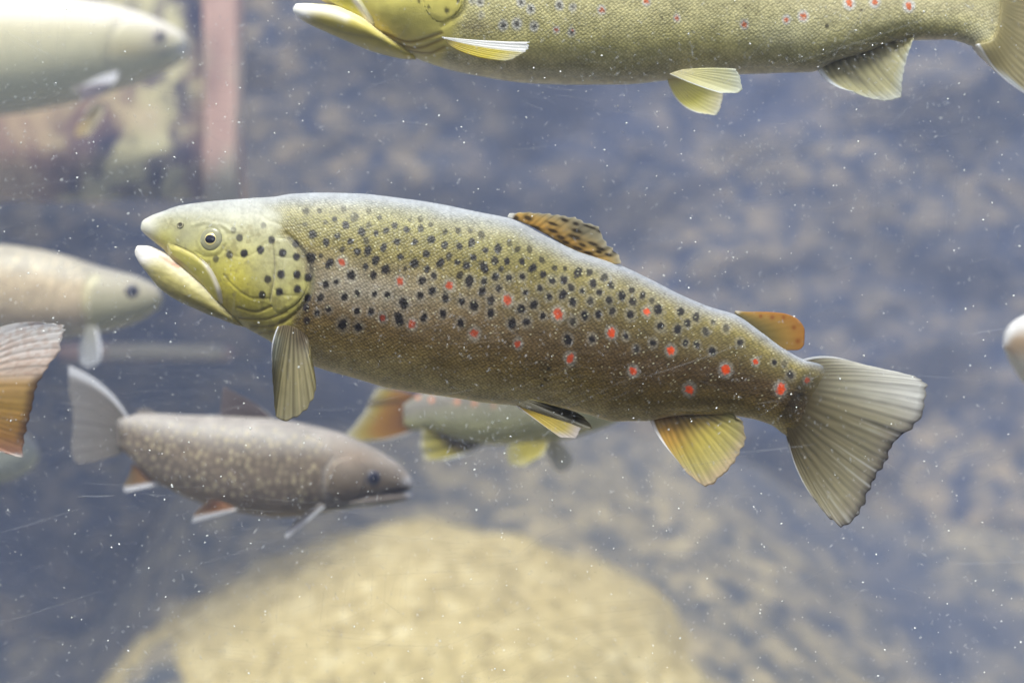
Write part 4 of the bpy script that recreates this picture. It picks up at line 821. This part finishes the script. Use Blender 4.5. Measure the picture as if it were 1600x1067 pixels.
for _ in range(26):       # sheaves of parallel rubbing marks
    x0, z0, a0 = sr.uniform(-HW, HW), sr.uniform(-HH, HH), sr.choice([sr.normal(.05, .08), sr.normal(.3, .15), sr.normal(1.5, .1)])
    for k_ in range(sr.integers(8, 22)):
        hair(x0+sr.normal(0, .03), z0+sr.normal(0, .012), a0+sr.normal(0, .05), sr.uniform(.02, .07), sr.uniform(.00007, .00013), sr.uniform(.06, .25), sr.normal(0, .1))
for _ in range(2600):     # fine level polishing haze
    hair(sr.uniform(-HW, HW), sr.uniform(-HH, HH), sr.normal(0, .06) if sr.random() < .75 else sr.normal(1.57, .08), sr.uniform(.01, .05), sr.uniform(.00006, .00011), sr.uniform(.03, .12), 0, 2)
cl = [(sr.uniform(-HW, HW), sr.uniform(-HH, HH), sr.uniform(.02, .07)) for _ in range(30)]
for _ in range(5600):     # short bright nicks, in loose flocks
    if sr.random() < .55: q_ = cl[sr.integers(0, 30)]; x, z = q_[0]+sr.normal(0, q_[2]), q_[1]+sr.normal(0, q_[2]*.7)
    else: x, z = sr.uniform(-HW, HW), sr.uniform(-HH, HH)
    hair(x, z, sr.choice([2.2, 2.0, 1.7, .7])+sr.normal(0, .25), sr.lognormal(-6.4, .45), sr.uniform(.00022, .00055), sr.uniform(.2, .85), 0, 2)
scr = build('scratch_marks', np.concatenate(Vs), np.concatenate(Fs), M_SCR, pane, np.full((base_n, 3), .85), alpha=np.concatenate(As), smooth=False); scr['kind'] = 'stuff'
# suspended particles
n_p = 3600
t8 = np.array([[1,0,0],[-1,0,0],[0,1,0],[0,-1,0],[0,0,1],[0,0,-1]], float); f8 = np.array([[0,2,4],[2,1,4],[1,3,4],[3,0,4],[2,0,5],[1,2,5],[3,1,5],[0,3,5]])
yy = np.r_[sr.uniform(-.10, .12, n_p//3), sr.uniform(-.10, 1.35, n_p-n_p//3)]; k_ = (D+yy)/D*.43
pos = np.stack([sr.uniform(-1, 1, n_p)*k_, yy, sr.uniform(-.68, .68, n_p)*k_], -1)
rad = np.minimum(sr.lognormal(-7.75, .5, n_p), .00075)
rot = sr.normal(size=(n_p, 3, 3)); rot = np.linalg.qr(rot)[0]
Vp = pos[:, None]+np.einsum('nij,kj->nki', rot, t8*np.array([1.0, .7, 1.5]))*rad[:, None, None]
par = build('suspended_particles', Vp.reshape(-1, 3), (f8[None]+6*np.arange(n_p)[:, None, None]).reshape(-1, 3), plain('pale_flecks', (.85, .86, .85), .6, .3)); par['kind'] = 'stuff'

# ------------------------------------------------------------------ the cloudy water
def haze_mat(density, col):
    m, n = new_mat('cloudy_water'); p = N(n, 'ShaderNodeVolumePrincipled'); p.inputs['Color'].default_value = (*col, 1); p.inputs['Density'].default_value = density; p.inputs['Anisotropy'].default_value = 0.0
    o = N(n, 'ShaderNodeOutputMaterial'); n.links.new(p.outputs[0], o.inputs['Volume']); return m
bm = bmesh.new(); bmesh.ops.create_cube(bm, size=1); y1 = PY+.003
V = np.array([q.co[:] for q in bm.verts])*np.array([8.0, 4.6-y1, 5.2])+np.array([0, (4.6+y1)/2, .05]); F = np.array([[q.index for q in q_.verts] for q_ in bm.faces]); bm.free()
wt = build('water', V, F, haze_mat(.165, (.60, .70, 1.0)), smooth=False, loc=(0, y1, -2.5)); wt['kind'] = 'structure'
